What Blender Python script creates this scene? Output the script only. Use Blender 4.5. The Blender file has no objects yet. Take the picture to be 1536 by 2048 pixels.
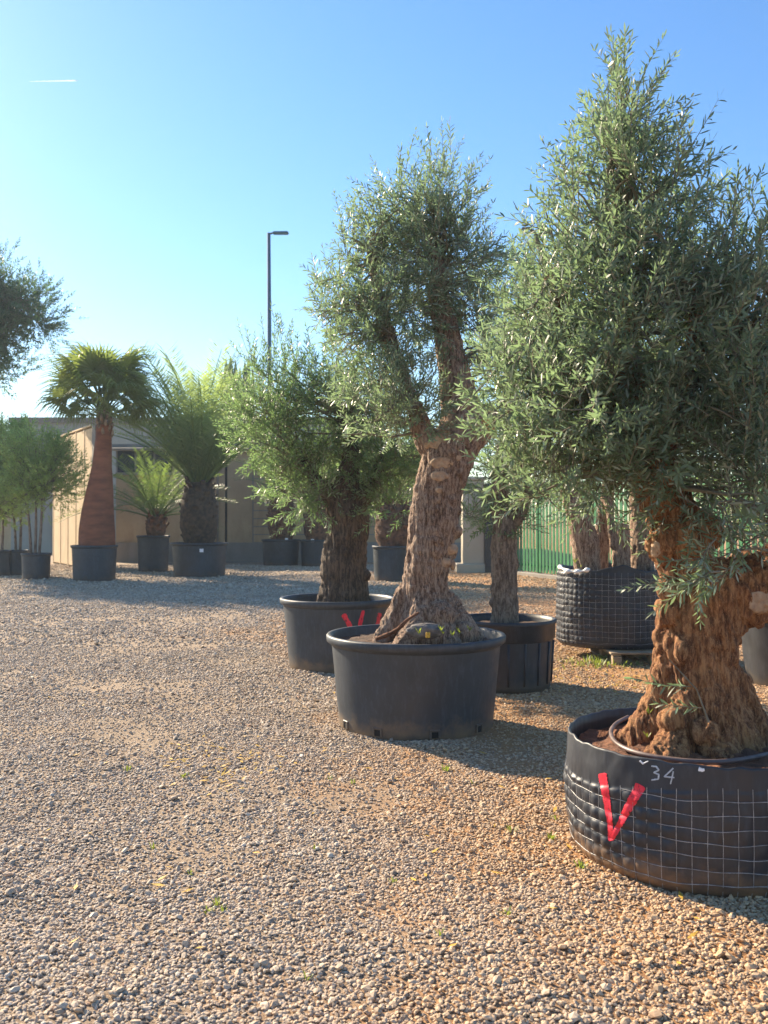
import bpy, math, random
import numpy as np
from math import radians as R, pi, sin, cos, tan, atan2, hypot
from mathutils import Vector, Matrix

random.seed(7)
rng = np.random.default_rng(11)
S = bpy.context.scene
COL = S.collection

# ------------------------------------------------------------------ camera
F, CX, CY, HOR, CAMH = 1850.0, 768.0, 1024.0, 1040.0, 1.65
cam_d = bpy.data.cameras.new('camera')
cam = bpy.data.objects.new('camera', cam_d)
COL.objects.link(cam)
cam_d.sensor_fit = 'VERTICAL'
cam_d.sensor_height = 36.0
cam_d.lens = F / 2048 * 36.0
PITCH = math.atan((HOR - CY) / F)
cam.location = (0, 0, CAMH)
cam.rotation_euler = (pi / 2 + PITCH, 0, 0)
cam_d.clip_start = 0.05
cam_d.clip_end = 12000
cam_d.dof.use_dof = True
cam_d.dof.focus_distance = 5.6
cam_d.dof.aperture_fstop = 4.5
S.camera = cam

# ------------------------------------------------------------------ light
SUN_AZ, SUN_EL = 45.0, 28.0          # degrees left of the view direction, height
w = bpy.data.worlds.new('World')
S.world = w
w.use_nodes = True
nt = w.node_tree
bg = nt.nodes['Background']
sky = nt.nodes.new('ShaderNodeTexSky')
sky.sky_type = 'NISHITA'
sky.sun_disc = False
sky.sun_elevation = R(SUN_EL)
sky.sun_rotation = R(-SUN_AZ)
sky.altitude = 0
sky.air_density = 1.25
sky.dust_density = 0.3
sky.ozone_density = 5.0
hs = nt.nodes.new('ShaderNodeHueSaturation')
hs.inputs['Saturation'].default_value = 1.14
hs.inputs['Hue'].default_value = 0.504
nt.links.new(sky.outputs[0], hs.inputs['Color'])
nt.links.new(hs.outputs[0], bg.inputs[0])
bg.inputs[1].default_value = 0.080
sd = bpy.data.lights.new('sun', 'SUN')
sd.energy = 5.0
sd.angle = R(0.5)
sd.color = (1.0, 0.83, 0.60)
sun = bpy.data.objects.new('sun', sd)
COL.objects.link(sun)
tosun = Vector((-sin(R(SUN_AZ)) * cos(R(SUN_EL)), cos(R(SUN_AZ)) * cos(R(SUN_EL)), sin(R(SUN_EL))))
sun.rotation_euler = tosun.to_track_quat('Z', 'Y').to_euler()
S.view_settings.view_transform = 'Standard'
S.view_settings.look = 'None'
S.view_settings.gamma = 1.0
S.view_settings.use_curve_mapping = False
S.view_settings.exposure = 1.5
S.cycles.max_bounces = 8
S.cycles.transparent_max_bounces = 8

# ------------------------------------------------------------------ helpers
def W(px, py, d):
    """world point seen at photo pixel (px, py) when it stands d metres ahead"""
    dy = cos(PITCH) - sin(PITCH) * (CY - py) / F
    dz = sin(PITCH) + cos(PITCH) * (CY - py) / F
    s = d / dy
    return Vector(((px - CX) / F * s, d, CAMH + dz * s))

def tag(o, label=None, cat=None, group=None, kind=None):
    if label: o['label'] = label
    if cat: o['category'] = cat
    if group: o['group'] = group
    if kind: o['kind'] = kind
    return o

def empty(name, loc, label=None, cat=None, group=None, rz=0):
    o = bpy.data.objects.new(name, None)
    COL.objects.link(o)
    o.location = loc
    o.rotation_euler = (0, 0, rz)
    o.empty_display_size = 0.2
    return tag(o, label, cat, group)

def npmesh(name, V, polys, mats=None, midx=None, smooth=True, fattr=None):
    """V (n,3); polys list of (m,k) int arrays; midx/fattr per face in order"""
    me = bpy.data.meshes.new(name)
    V = np.asarray(V, dtype=np.float32)
    loops = np.concatenate([p.ravel() for p in polys]).astype(np.int32)
    tot = np.concatenate([np.full(len(p), p.shape[1]) for p in polys]).astype(np.int32)
    start = (np.cumsum(tot) - tot).astype(np.int32)
    me.vertices.add(len(V)); me.vertices.foreach_set('co', V.ravel())
    me.loops.add(len(loops)); me.loops.foreach_set('vertex_index', loops)
    me.polygons.add(len(tot))
    me.polygons.foreach_set('loop_start', start)
    me.polygons.foreach_set('loop_total', tot)
    me.polygons.foreach_set('use_smooth', np.full(len(tot), bool(smooth)))
    if mats:
        for m in (mats if isinstance(mats, (list, tuple)) else [mats]):
            me.materials.append(m)
    if midx is not None:
        me.polygons.foreach_set('material_index', np.asarray(midx, dtype=np.int32))
    if fattr is not None:
        a = me.attributes.new('lr', 'FLOAT', 'FACE')
        a.data.foreach_set('value', np.asarray(fattr, dtype=np.float32))
    me.update(calc_edges=True)
    me.validate()
    return me

def link(name, me, parent=None, world=True):
    o = bpy.data.objects.new(name, me)
    COL.objects.link(o)
    if parent is not None:
        o.parent = parent
        if world:      # mesh data is written in world coordinates
            o.matrix_parent_inverse = parent.matrix_basis.inverted()
    return o

class MB:
    """collects shapes into one mesh"""
    def __init__(s): s.v = []; s.q = []; s.t = []; s.n = 0
    def add(s, V, quads=None, tris=None):
        V = np.asarray(V, float)
        if quads is not None and len(quads): s.q.append(np.asarray(quads) + s.n)
        if tris is not None and len(tris): s.t.append(np.asarray(tris) + s.n)
        s.v.append(V); s.n += len(V)
    def box(s, c, size, rz=0.0, bev=0.0, rx=0.0):
        hx, hy, hz = [a / 2 for a in size]
        if bev > 0:
            b = min(bev, hx * .9, hy * .9, hz * .9)
            rings = []
            for z, i in ((-hz, b), (-hz + b, 0), (hz - b, 0), (hz, b)):
                X, Y = hx - i, hy - i
                x, y = X - b * .7, Y - b * .7
                rings.append([(-X, -y, z), (-x, -Y, z), (x, -Y, z), (X, -y, z), (X, y, z), (x, Y, z), (-x, Y, z), (-X, y, z)])
            V = np.array(rings).reshape(-1, 3)
            Q = [[r * 8 + k, r * 8 + (k + 1) % 8, (r + 1) * 8 + (k + 1) % 8, (r + 1) * 8 + k] for r in range(3) for k in range(8)]
            for base, f in ((0, True), (24, False)):
                a = [base + k for k in range(8)]
                qs = [[a[0], a[1], a[2], a[3]], [a[0], a[3], a[4], a[7]], [a[4], a[5], a[6], a[7]]]
                if f: qs = [q[::-1] for q in qs]
                Q += qs
        else:
            V = np.array([(x, y, z) for z in (-hz, hz) for (x, y) in ((-hx, -hy), (hx, -hy), (hx, hy), (-hx, hy))])
            Q = [[0, 3, 2, 1], [4, 5, 6, 7], [0, 1, 5, 4], [1, 2, 6, 5], [2, 3, 7, 6], [3, 0, 4, 7]]
        if rx:
            cr, sr = cos(rx), sin(rx)
            V = V @ np.array([[1, 0, 0], [0, cr, sr], [0, -sr, cr]])
        cz, sz = cos(rz), sin(rz)
        V = V @ np.array([[cz, sz, 0], [-sz, cz, 0], [0, 0, 1]])
        s.add(V + np.array(c), Q)
    def tube(s, P, r, sides=6, cap=True):
        V, Q, T = tube(P, r, sides, cap)
        s.add(V, Q, T)
    def build(s, name, mats, parent=None, smooth=False):
        polys = []
        if s.q: polys.append(np.concatenate(s.q))
        if s.t: polys.append(np.concatenate(s.t))
        return link(name, npmesh(name, np.concatenate(s.v), polys, mats, smooth=smooth), parent)

def tube(P, r, sides=6, cap=True):
    P = np.asarray([tuple(p) for p in P], float)
    n = len(P)
    r = np.broadcast_to(np.asarray(r, float), (n,))
    T = np.gradient(P, axis=0)
    T /= np.linalg.norm(T, axis=1)[:, None] + 1e-9
    ref = np.array([0.31, 0.17, 0.93]) if abs(T[0][2]) < .8 else np.array([0.9, 0.3, 0.1])
    A = np.cross(T, ref); A /= np.linalg.norm(A, axis=1)[:, None] + 1e-9
    B = np.cross(T, A)
    an = np.arange(sides) / sides * 2 * pi
    V = P[:, None] + r[:, None, None] * (A[:, None] * np.cos(an)[None, :, None] + B[:, None] * np.sin(an)[None, :, None])
    V = V.reshape(-1, 3)
    i = np.arange(n - 1)[:, None] * sides; k = np.arange(sides)[None]; k2 = (k + 1) % sides
    Q = np.stack([i + k, i + k2, i + sides + k2, i + sides + k], -1).reshape(-1, 4)
    Tt = []
    if cap:
        V = np.vstack([V, P[0], P[-1]]); a = n * sides
        Tt = [[a, (j + 1) % sides, j] for j in range(sides)] + [[a + 1, (n - 1) * sides + j, (n - 1) * sides + (j + 1) % sides] for j in range(sides)]
    return V, Q, np.array(Tt, dtype=int).reshape(-1, 3)

# vectorised value noise
def _h(ix, iy, iz, seed):
    seed = int(seed * 10)
    n = (ix * 374761393 + iy * 668265263 + iz * 2147483647 + seed * 974634777) & 0xffffffff
    n = ((n ^ (n >> 13)) * 1274126177) & 0xffffffff
    n = (n ^ (n >> 16)) & 0xffffffff
    return n.astype(np.float64) / 2147483648.0 - 1.0
def vnoise(P, seed=0):
    P = np.asarray(P, float)
    I = np.floor(P).astype(np.int64); f = P - I; f = f * f * (3 - 2 * f)
    x, y, z = I[..., 0], I[..., 1], I[..., 2]; fx, fy, fz = f[..., 0], f[..., 1], f[..., 2]
    def L(a, b, t): return a + (b - a) * t
    c = lambda dx, dy, dz: _h(x + dx, y + dy, z + dz, seed)
    return L(L(L(c(0,0,0), c(1,0,0), fx), L(c(0,1,0), c(1,1,0), fx), fy),
             L(L(c(0,0,1), c(1,0,1), fx), L(c(0,1,1), c(1,1,1), fx), fy), fz)
def fbm(P, seed=0, o=4):
    P = np.asarray(P, float); s = 0; a = 1; t = 0
    for k in range(o):
        s = s + a * vnoise(P * 2 ** k + 17.3 * k, seed + k); t += a; a *= .5
    return s / t

def ground_z(x, y):
    x = np.asarray(x, float); y = np.asarray(y, float)
    P = np.stack([x, y, np.zeros_like(x)], -1)
    fade = np.clip(1.2 - np.hypot(x, y) / 60, 0, 1)
    return (0.022 * fbm(P * 0.8, 3, 3) + 0.012 * vnoise(P * 3.1, 9)) * fade

# ------------------------------------------------------------------ materials
def newmat(name):
    m = bpy.data.materials.new(name); m.use_nodes = True
    t = m.node_tree; return m, t, t.nodes['Principled BSDF']
def N(t, typ, **kw):
    n = t.nodes.new(typ)
    for k, v in kw.items(): setattr(n, k, v)
    return n
def noise(t, scale, detail=4, rough=.55, vec=None, stretch=None):
    n = N(t, 'ShaderNodeTexNoise'); n.inputs['Scale'].default_value = scale
    n.inputs['Detail'].default_value = detail; n.inputs['Roughness'].default_value = rough
    if vec is None: vec = N(t, 'ShaderNodeNewGeometry').outputs['Position']
    if stretch:
        mp = N(t, 'ShaderNodeMapping'); mp.inputs['Scale'].default_value = stretch
        t.links.new(vec, mp.inputs[0]); vec = mp.outputs[0]
    t.links.new(vec, n.inputs['Vector'])
    return n.outputs[0]
def ramp(t, fac, stops):
    r = N(t, 'ShaderNodeValToRGB'); t.links.new(fac, r.inputs[0])
    e = r.color_ramp.elements
    while len(e) < len(stops): e.new(.5)
    for i, (p, c) in enumerate(stops):
        e[i].position = p; e[i].color = (c[0], c[1], c[2], 1) if not isinstance(c, (int, float)) else (c, c, c, 1)
    return r.outputs[0]
def mix(t, fac, a, b, mode='MIX'):
    n = N(t, 'ShaderNodeMix', data_type='RGBA', blend_type=mode)
    for sock, v in ((n.inputs[0], fac), (n.inputs[6], a), (n.inputs[7], b)):
        if isinstance(v, (int, float)): sock.default_value = v
        elif isinstance(v, tuple): sock.default_value = (v[0], v[1], v[2], 1)
        else: t.links.new(v, sock)
    return n.outputs[2]
def bump(t, b, h, strength=.5, dist=.01):
    n = N(t, 'ShaderNodeBump'); n.inputs['Strength'].default_value = strength; n.inputs['Distance'].default_value = dist
    t.links.new(h, n.inputs['Height']); t.links.new(n.outputs[0], b.inputs['Normal']); return n
def simple(name, c1, c2, scale=6, rough=.7, bs=0.3, bd=.005, bscale=60, metal=0, stretch=None, stops=(.35, .65)):
    m, t, b = newmat(name)
    col = ramp(t, noise(t, scale, stretch=stretch), [(stops[0], c1), (stops[1], c2)])
    t.links.new(col, b.inputs['Base Color'])
    b.inputs['Roughness'].default_value = rough; b.inputs['Metallic'].default_value = metal
    if bs: bump(t, b, noise(t, bscale, stretch=stretch), bs, bd)
    return m

def leafmat(name, top, top2, under, trans, gloss=.38, tfac=.35):
    m, t, b = newmat(name)
    at = N(t, 'ShaderNodeAttribute', attribute_name='lr')
    c = ramp(t, at.outputs['Fac'], [(0.0, top), (.85, top2), (1.0, tuple(min(1, v * 1.6) for v in top2))])
    g = N(t, 'ShaderNodeNewGeometry')
    c = mix(t, g.outputs['Backfacing'], c, under)
    t.links.new(c, b.inputs['Base Color'])
    b.inputs['Roughness'].default_value = gloss
    tr = N(t, 'ShaderNodeBsdfTranslucent')
    t.links.new(mix(t, at.outputs['Fac'], trans, tuple(v * 1.3 for v in trans)), tr.inputs[0])
    ms = N(t, 'ShaderNodeMixShader'); ms.inputs[0].default_value = tfac
    t.links.new(b.outputs[0], ms.inputs[1]); t.links.new(tr.outputs[0], ms.inputs[2])
    t.links.new(ms.outputs[0], t.nodes['Material Output'].inputs[0])
    return m

M = {}
M['olive'] = leafmat('olive_leaf', (.08, .108, .068), (.16, .20, .135), (.42, .46, .39), (.22, .33, .15), .42, .44)
M['olive_green'] = leafmat('olive_leaf_fresh', (.065, .105, .042), (.13, .19, .08), (.36, .42, .30), (.22, .36, .12), .44, .44)
M['farleaf'] = leafmat('distant_leaf', (.08, .13, .055), (.14, .20, .08), (.24, .32, .18), (.46, .62, .15), .45, .55)
M['palmleaf'] = leafmat('palm_leaf', (.055, .085, .025), (.11, .15, .04), (.13, .16, .07), (.25, .33, .07), .4, .42)
M['dateleaf'] = leafmat('date_palm_leaf', (.07, .11, .05), (.14, .18, .08), (.20, .25, .14), (.34, .46, .13), .4, .5)
M['shadeleaf'] = leafmat('shade_tree_leaf', (.04, .08, .045), (.08, .13, .07), (.14, .20, .13), (.14, .26, .10), .5, .35)
M['dateleaf_dark'] = leafmat('young_date_leaf', (.05, .09, .035), (.10, .15, .05), (.14, .18, .09), (.20, .30, .06), .45, .38)
M['dryleaf'] = simple('dry_frond', (.16, .10, .05), (.30, .20, .10), 12, .8)
M['twig'] = simple('olive_twig', (.13, .115, .08), (.24, .21, .15), 20, .8, .2)

def barkmat(name, dark, mid, light, sc=9, zst=.28, bd=.02):
    m, t, b = newmat(name)
    n1 = noise(t, sc * 4.6, 10, .8, stretch=(1, 1, zst * .7))
    n2 = noise(t, sc * .4, 6, .65)
    n3 = noise(t, sc * 12, 6, .75, stretch=(1, 1, .5))
    c = ramp(t, n1, [(.42, dark), (.49, mid), (.56, light)])
    c2 = ramp(t, n2, [(.36, tuple(v * .45 for v in mid)), (.5, mid), (.64, light)])
    c = mix(t, .26, c, c2)
    fl = ramp(t, n3, [(.56, 0.0), (.66, .75)])
    c = mix(t, fl, c, tuple(min(.75, v * 1.45) for v in light))
    t.links.new(c, b.inputs['Base Color'])
    b.inputs['Roughness'].default_value = .88
    hh = mix(t, .4, n1, n3)
    bump(t, b, hh, 1.0, bd * 1.6)
    return m
M['bark_red'] = barkmat('bark_red_brown', (.065, .022, .008), (.27, .105, .038), (.54, .28, .12))
M['bark_mid'] = barkmat('bark_brown', (.05, .028, .018), (.25, .15, .10), (.50, .37, .27), 10, .3)
M['bark_dark'] = barkmat('bark_dark', (.022, .017, .014), (.075, .052, .038), (.19, .13, .085), 8, .25)
M['bark_pale'] = barkmat('bark_pale', (.05, .035, .028), (.17, .115, .08), (.34, .26, .19), 8, .3)
M['scar'] = simple('pruned_wood', (.32, .20, .12), (.48, .33, .21), 28, .85, .5, .006, 70)
M['scar_orange'] = simple('fresh_pruned_wood', (.30, .15, .05), (.50, .29, .10), 24, .85, .5, .006, 70)
M['palm_trunk'] = simple('palm_trunk_bark', (.15, .045, .02), (.25, .085, .038), 2.5, .8, .35, .01, 22, stretch=(1, 1, 3))
M['palm_boot'] = simple('palm_leaf_base', (.15, .10, .065), (.34, .25, .17), 9, .9, .6, .02, 30)
M['fibre'] = simple('palm_fibre', (.05, .025, .013), (.19, .09, .045), 9, .9, .8, .03, 30)
M['fibre_dark'] = simple('palm_fibre_dark', (.025, .018, .012), (.09, .06, .035), 9, .9, .8, .03, 30)
M['soil'] = simple('red_soil', (.085, .035, .018), (.23, .10, .05), 14, .95, 1.0, .02, 50)
M['soil_dark'] = simple('dark_soil', (.04, .025, .018), (.12, .07, .045), 14, .95, 1.0, .02, 50)
M['rock'] = simple('grey_rock', (.07, .06, .055), (.20, .18, .165), 16, .9, .8, .01, 40)
M['hose'] = simple('irrigation_pipe', (.10, .065, .055), (.20, .14, .12), 10, .45, .1)
M['wire'] = simple('galvanised_wire', (.24, .23, .23), (.50, .50, .50), 30, .5, 0, metal=.3)
M['red'] = simple('red_spray', (.72, .015, .03), (.88, .03, .06), 30, .55, 0)
M['chalk'] = simple('pale_chalk_pen', (.34, .38, .42), (.55, .58, .62), 60, .8, 0)
M['white'] = simple('white_label', (.75, .77, .8), (.85, .86, .88), 30, .6, 0)
M['wood'] = simple('pallet_wood', (.20, .14, .09), (.42, .33, .22), 8, .85, .4, .004, 50, stretch=(1, 6, 6))
M['green'] = simple('green_painted_metal', (.025, .15, .055), (.04, .21, .08), 5, .45, .05)
M['greenrail'] = simple('green_rail', (.008, .05, .025), (.015, .08, .035), 5, .5, .05)
M['lamp'] = simple('lamp_metal', (.01, .075, .13), (.015, .10, .17), 2, .8, 0)
M['cactus'] = simple('cactus_skin', (.05, .10, .045), (.09, .16, .07), 5, .55, .3)
M['dark'] = simple('dark_hole', (.006, .006, .007), (.012, .012, .013), 5, .9, 0)
M['glass'] = simple('dark_window_glass', (.012, .02, .035), (.02, .035, .055), 2, .12, 0)
M['yleaf'] = simple('fallen_leaf', (.38, .20, .02), (.62, .42, .06), 90, .7, 0)
M['trail'] = simple('vapour', (.9, .9, .9), (.95, .95, .95), .1, 1, 0)

m, t, b = newmat('vapour'); tr = N(t, 'ShaderNodeBsdfTranslucent'); tr.inputs[0].default_value = (.85, .88, .92, 1)
t.links.new(tr.outputs[0], t.nodes['Material Output'].inputs[0]); M['trail'] = m
m, t, b = newmat('red_spray_paint')
t.links.new(ramp(t, noise(t, 40), [(.3, (.62, .012, .03)), (.7, (.86, .03, .07))]), b.inputs['Base Color']); b.inputs['Roughness'].default_value = .5
t.links.new(ramp(t, noise(t, 34, 8, .8, stretch=(1, 1, .5)), [(.36, 0.0), (.44, 1.0)]), b.inputs['Alpha']); M['red'] = m

def plastic(name, c, dust, zdirt=.16, rough=.42):
    m, t, b = newmat(name)
    g = N(t, 'ShaderNodeNewGeometry')
    sx = N(t, 'ShaderNodeSeparateXYZ'); t.links.new(g.outputs['Position'], sx.inputs[0])
    n = noise(t, 7, 6, .65)
    n2 = noise(t, 2.2, 4, .6)
    col = ramp(t, n2, [(.35, tuple(v * .8 for v in c)), (.7, tuple(v * 1.35 for v in c))])
    # mud splashed up from the ground, with a ragged top
    ad = N(t, 'ShaderNodeMath', operation='MULTIPLY_ADD'); ad.inputs[1].default_value = .42; t.links.new(n, ad.inputs[0]); 
    neg = N(t, 'ShaderNodeMath', operation='MULTIPLY'); neg.inputs[1].default_value = -1; t.links.new(sx.outputs[2], neg.inputs[0])
    t.links.new(neg.outputs[0], ad.inputs[2])
    mr = N(t, 'ShaderNodeMapRange'); mr.inputs['From Min'].default_value = .06; mr.inputs['From Max'].default_value = .06 + zdirt
    t.links.new(ad.outputs[0], mr.inputs[0])
    sc = ramp(t, noise(t, 26, 8, .75, stretch=(1, 1, .25)), [(.5, 0.0), (.7, .42)])
    col = mix(t, sc, col, tuple(v * 3.0 for v in c))
    col = mix(t, mr.outputs[0], col, dust)
    t.links.new(col, b.inputs['Base Color'])
    rr = ramp(t, n, [(.3, rough), (.7, rough + .22)])
    t.links.new(rr, b.inputs['Roughness'])
    bump(t, b, noise(t, 38, 4), .12, .004)
    return m
M['pot'] = plastic('charcoal_pot', (.030, .037, .048), (.17, .12, .075))
M['pot_dark'] = plastic('black_pot', (.024, .026, .032), (.09, .07, .05))
M['pot_far'] = plastic('blue_black_pot', (.022, .033, .045), (.06, .05, .045), .1)
M['bag'] = plastic('black_sheet', (.020, .023, .031), (.20, .115, .06), .15, .38)

def wallmat(name, c1, c2, stain):
    m, t, b = newmat(name)
    col = ramp(t, noise(t, .6, 6, .65), [(.35, c1), (.65, c2)])
    st = ramp(t, noise(t, 1.4, 6, .7, stretch=(1, 1, .25)), [(.5, 0.0), (.75, .6)])
    col = mix(t, st, col, stain)
    t.links.new(col, b.inputs['Base Color']); b.inputs['Roughness'].default_value = .9
    bump(t, b, noise(t, 18, 6), .35, .02)
    return m
M['wall'] = wallmat('sandy_render', (.36, .26, .15), (.46, .34, .20), (.26, .15, .08))
M['wall_low'] = wallmat('grey_plinth', (.20, .19, .17), (.26, .24, .21), (.14, .11, .09))
M['panel'] = wallmat('concrete_panel', (.54, .40, .23), (.64, .49, .30), (.38, .26, .15))
M['cladding'] = wallmat('pale_cladding', (.30, .31, .27), (.36, .37, .32), (.24, .24, .21))
M['pier'] = wallmat('pale_pier', (.42, .38, .30), (.50, .46, .37), (.28, .23, .17))

# ground sheet: compacted sand between the stones
def soil_tint(t):
    """0 grey stone, 1 ochre sand: broad patches, sandier to the right of the yard"""
    g = N(t, 'ShaderNodeNewGeometry')
    sx = N(t, 'ShaderNodeSeparateXYZ'); t.links.new(g.outputs['Position'], sx.inputs[0])
    n = noise(t, .6, 5, .65); n2 = noise(t, 2.6, 5, .65)
    a = N(t, 'ShaderNodeMath', operation='MULTIPLY_ADD'); a.inputs[1].default_value = .19; t.links.new(sx.outputs[0], a.inputs[0]); t.links.new(n, a.inputs[2])
    b_ = N(t, 'ShaderNodeMath', operation='MULTIPLY_ADD'); b_.inputs[1].default_value = .45; t.links.new(n2, b_.inputs[0]); t.links.new(a.outputs[0], b_.inputs[2])
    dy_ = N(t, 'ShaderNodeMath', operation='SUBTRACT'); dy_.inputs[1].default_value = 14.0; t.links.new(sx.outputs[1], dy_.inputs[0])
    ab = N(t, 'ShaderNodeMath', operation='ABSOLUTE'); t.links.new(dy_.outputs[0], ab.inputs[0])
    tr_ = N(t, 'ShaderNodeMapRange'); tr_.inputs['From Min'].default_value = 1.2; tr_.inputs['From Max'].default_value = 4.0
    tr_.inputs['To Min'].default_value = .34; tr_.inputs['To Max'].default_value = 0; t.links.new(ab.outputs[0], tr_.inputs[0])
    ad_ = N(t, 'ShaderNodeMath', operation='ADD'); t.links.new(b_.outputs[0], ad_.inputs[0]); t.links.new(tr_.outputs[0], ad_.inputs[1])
    mr = N(t, 'ShaderNodeMapRange'); mr.inputs['From Min'].default_value = .60; mr.inputs['From Max'].default_value = .92
    t.links.new(ad_.outputs[0], mr.inputs[0])
    return mr.outputs[0]
m, t, b = newmat('yard_ground')
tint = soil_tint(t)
ng = ramp(t, noise(t, 55, 6, .75), [(.3, (.11, .07, .042)), (.5, (.30, .215, .14)), (.72, (.52, .41, .28))])
no = ramp(t, noise(t, 45, 6, .75), [(.3, (.17, .07, .025)), (.5, (.40, .20, .075)), (.72, (.56, .35, .16))])
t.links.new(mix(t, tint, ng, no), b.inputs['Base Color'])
b.inputs['Roughness'].default_value = .95
bump(t, b, noise(t, 48, 5, .7), .9, .02)
M['ground'] = m
m, t, b = newmat('gravel_stone')
oi = N(t, 'ShaderNodeObjectInfo')
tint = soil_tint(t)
g1 = ramp(t, oi.outputs['Random'], [(0, (.13, .11, .095)), (.18, (.37, .285, .21)), (.5, (.54, .43, .32)), (.8, (.42, .30, .20)), (.93, (.66, .58, .47)), (1, (.42, .20, .10))])
g2 = ramp(t, oi.outputs['Random'], [(0, (.20, .10, .045)), (.3, (.50, .30, .14)), (.6, (.60, .39, .20)), (.85, (.42, .22, .09)), (1, (.66, .50, .32))])
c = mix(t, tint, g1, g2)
c = mix(t, .28, c, ramp(t, noise(t, 160, 4), [(.3, (.22, .165, .11)), (.7, (.64, .55, .42))]))
t.links.new(c, b.inputs['Base Color']); b.inputs['Roughness'].default_value = .8
M['stone'] = m

# ------------------------------------------------------------------ ground
def axis(lo, hi, n0, step):
    core = np.arange(lo, hi + 1e-6, step)
    up = hi + np.cumsum(np.geomspace(step * 1.5, 420, n0)); dn = lo - np.cumsum(np.geomspace(step * 1.5, 420, n0))
    return np.concatenate([dn[::-1], core, up])
gx = axis(-6, 7, 26, .07); gy = axis(0, 20, 26, .07)
X, Y = np.meshgrid(gx, gy)
V = np.stack([X, Y, ground_z(X, Y)], -1).reshape(-1, 3)
nx, ny = len(gx), len(gy)
i = np.arange(ny - 1)[:, None] * nx + np.arange(nx - 1)[None]
Q = np.stack([i, i + 1, i + nx + 1, i + nx], -1).reshape(-1, 4)
g = link('ground', npmesh('ground', V, [Q], M['ground']))
tag(g, kind='structure')

# gravel: real stones scattered by geometry nodes
stones_col = bpy.data.collections.new('stone_shapes')
import bmesh
for k in range(7):
    bm = bmesh.new(); bmesh.ops.create_icosphere(bm, subdivisions=1 if k < 5 else 2, radius=1.0)
    rs = random.Random(40 + k)
    planes = [(Vector((rs.gauss(0, 1), rs.gauss(0, 1), rs.gauss(0, 1))).normalized(), rs.uniform(.55, .85)) for _ in range(6)]
    for v in bm.verts:
        for nrm, dd in planes:
            q = v.co.dot(nrm)
            if q > dd: v.co -= nrm * (q - dd)
        v.co *= rs.uniform(.9, 1.1)
        v.co.y *= .76; v.co.z *= .46
    me = bpy.data.meshes.new('stone_shape'); bm.to_mesh(me); bm.free()
    me.materials.append(M['stone'])
    so = bpy.data.objects.new('stone_shape', me); stones_col.objects.link(so)

def gravel_points():
    out = []
    for (y0, y1, dens, s0, s1) in ((2.0, 3.6, 5600, .0065, .0145), (3.6, 5.2, 5400, .0065, .0135), (5.2, 8, 3900, .0070, .0140), (8, 12, 1900, .010, .017), (12, 22, 600, .014, .025), (22, 34, 230, .020, .034)):
        xr = .43 * y1 + 1.0
        n = int((y1 - y0) * 2 * xr * dens)
        x = rng.uniform(-xr, xr, n); y = rng.uniform(y0, y1, n)
        keep = np.abs(x) < .43 * y + 1.0
        x, y = x[keep], y[keep]
        P = np.stack([x, y, x * 0], -1)
        den = 1.0 + 1.5 * fbm(P * 1.1, 21, 4) - .25 * np.clip((x - .3) / 2, 0, 1)
        k2 = rng.uniform(0, 1, len(x)) < np.clip(den, .16, 1)
        x, y = x[k2], y[k2]
        s = rng.uniform(s0, s1, len(x)) * np.where(rng.uniform(0, 1, len(x)) < .05, rng.uniform(1.3, 2.1, len(x)), 1)
        z = ground_z(x, y) + s * rng.uniform(-.1, .5, len(x))
        out.append(np.stack([x, y, z, s], -1))
    return np.concatenate(out)
GP = gravel_points()
me = bpy.data.meshes.new('gravel_points')
me.vertices.add(len(GP)); me.vertices.foreach_set('co', GP[:, :3].astype(np.float32).ravel())
a = me.attributes.new('s', 'FLOAT', 'POINT'); a.data.foreach_set('value', GP[:, 3].astype(np.float32))
a = me.attributes.new('rot', 'FLOAT_VECTOR', 'POINT')
rot = np.stack([rng.normal(0, .35, len(GP)), rng.normal(0, .35, len(GP)), rng.uniform(0, 2 * pi, len(GP))], -1)
a.data.foreach_set('vector', rot.astype(np.float32).ravel())
gravel = link('gravel', me)
tag(gravel, 'loose grey and ochre crushed gravel spread over the yard', 'gravel', kind='stuff')
ng_ = bpy.data.node_groups.new('scatter_gravel', 'GeometryNodeTree')
ng_.interface.new_socket('Geometry', in_out='INPUT', socket_type='NodeSocketGeometry')
ng_.interface.new_socket('Geometry', in_out='OUTPUT', socket_type='NodeSocketGeometry')
gi = ng_.nodes.new('NodeGroupInput'); go = ng_.nodes.new('NodeGroupOutput')
iop = ng_.nodes.new('GeometryNodeInstanceOnPoints'); ci = ng_.nodes.new('GeometryNodeCollectionInfo')
ci.inputs['Collection'].default_value = stones_col; ci.inputs['Separate Children'].default_value = True; ci.inputs['Reset Children'].default_value = True
iop.inputs['Pick Instance'].default_value = True
na = ng_.nodes.new('GeometryNodeInputNamedAttribute'); na.data_type = 'FLOAT'; na.inputs[0].default_value = 's'
nr = ng_.nodes.new('GeometryNodeInputNamedAttribute'); nr.data_type = 'FLOAT_VECTOR'; nr.inputs[0].default_value = 'rot'
L = ng_.links.new
L(gi.outputs[0], iop.inputs['Points']); L(ci.outputs[0], iop.inputs['Instance'])
L(nr.outputs[0], iop.inputs['Rotation']); L(na.outputs[0], iop.inputs['Scale']); L(iop.outputs[0], go.inputs[0])
mod = gravel.modifiers.new('scatter', 'NODES'); mod.node_group = ng_

# ------------------------------------------------------------------ buildings and fence
def slab(name, x0, x1, y0, y1, z0, z1, mat, parent, bev=.0):
    b = MB(); b.box(((x0 + x1) / 2, (y0 + y1) / 2, (z0 + z1) / 2), (x1 - x0, y1 - y0, z1 - z0), bev=bev)
    return b.build(name, mat, parent)

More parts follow.
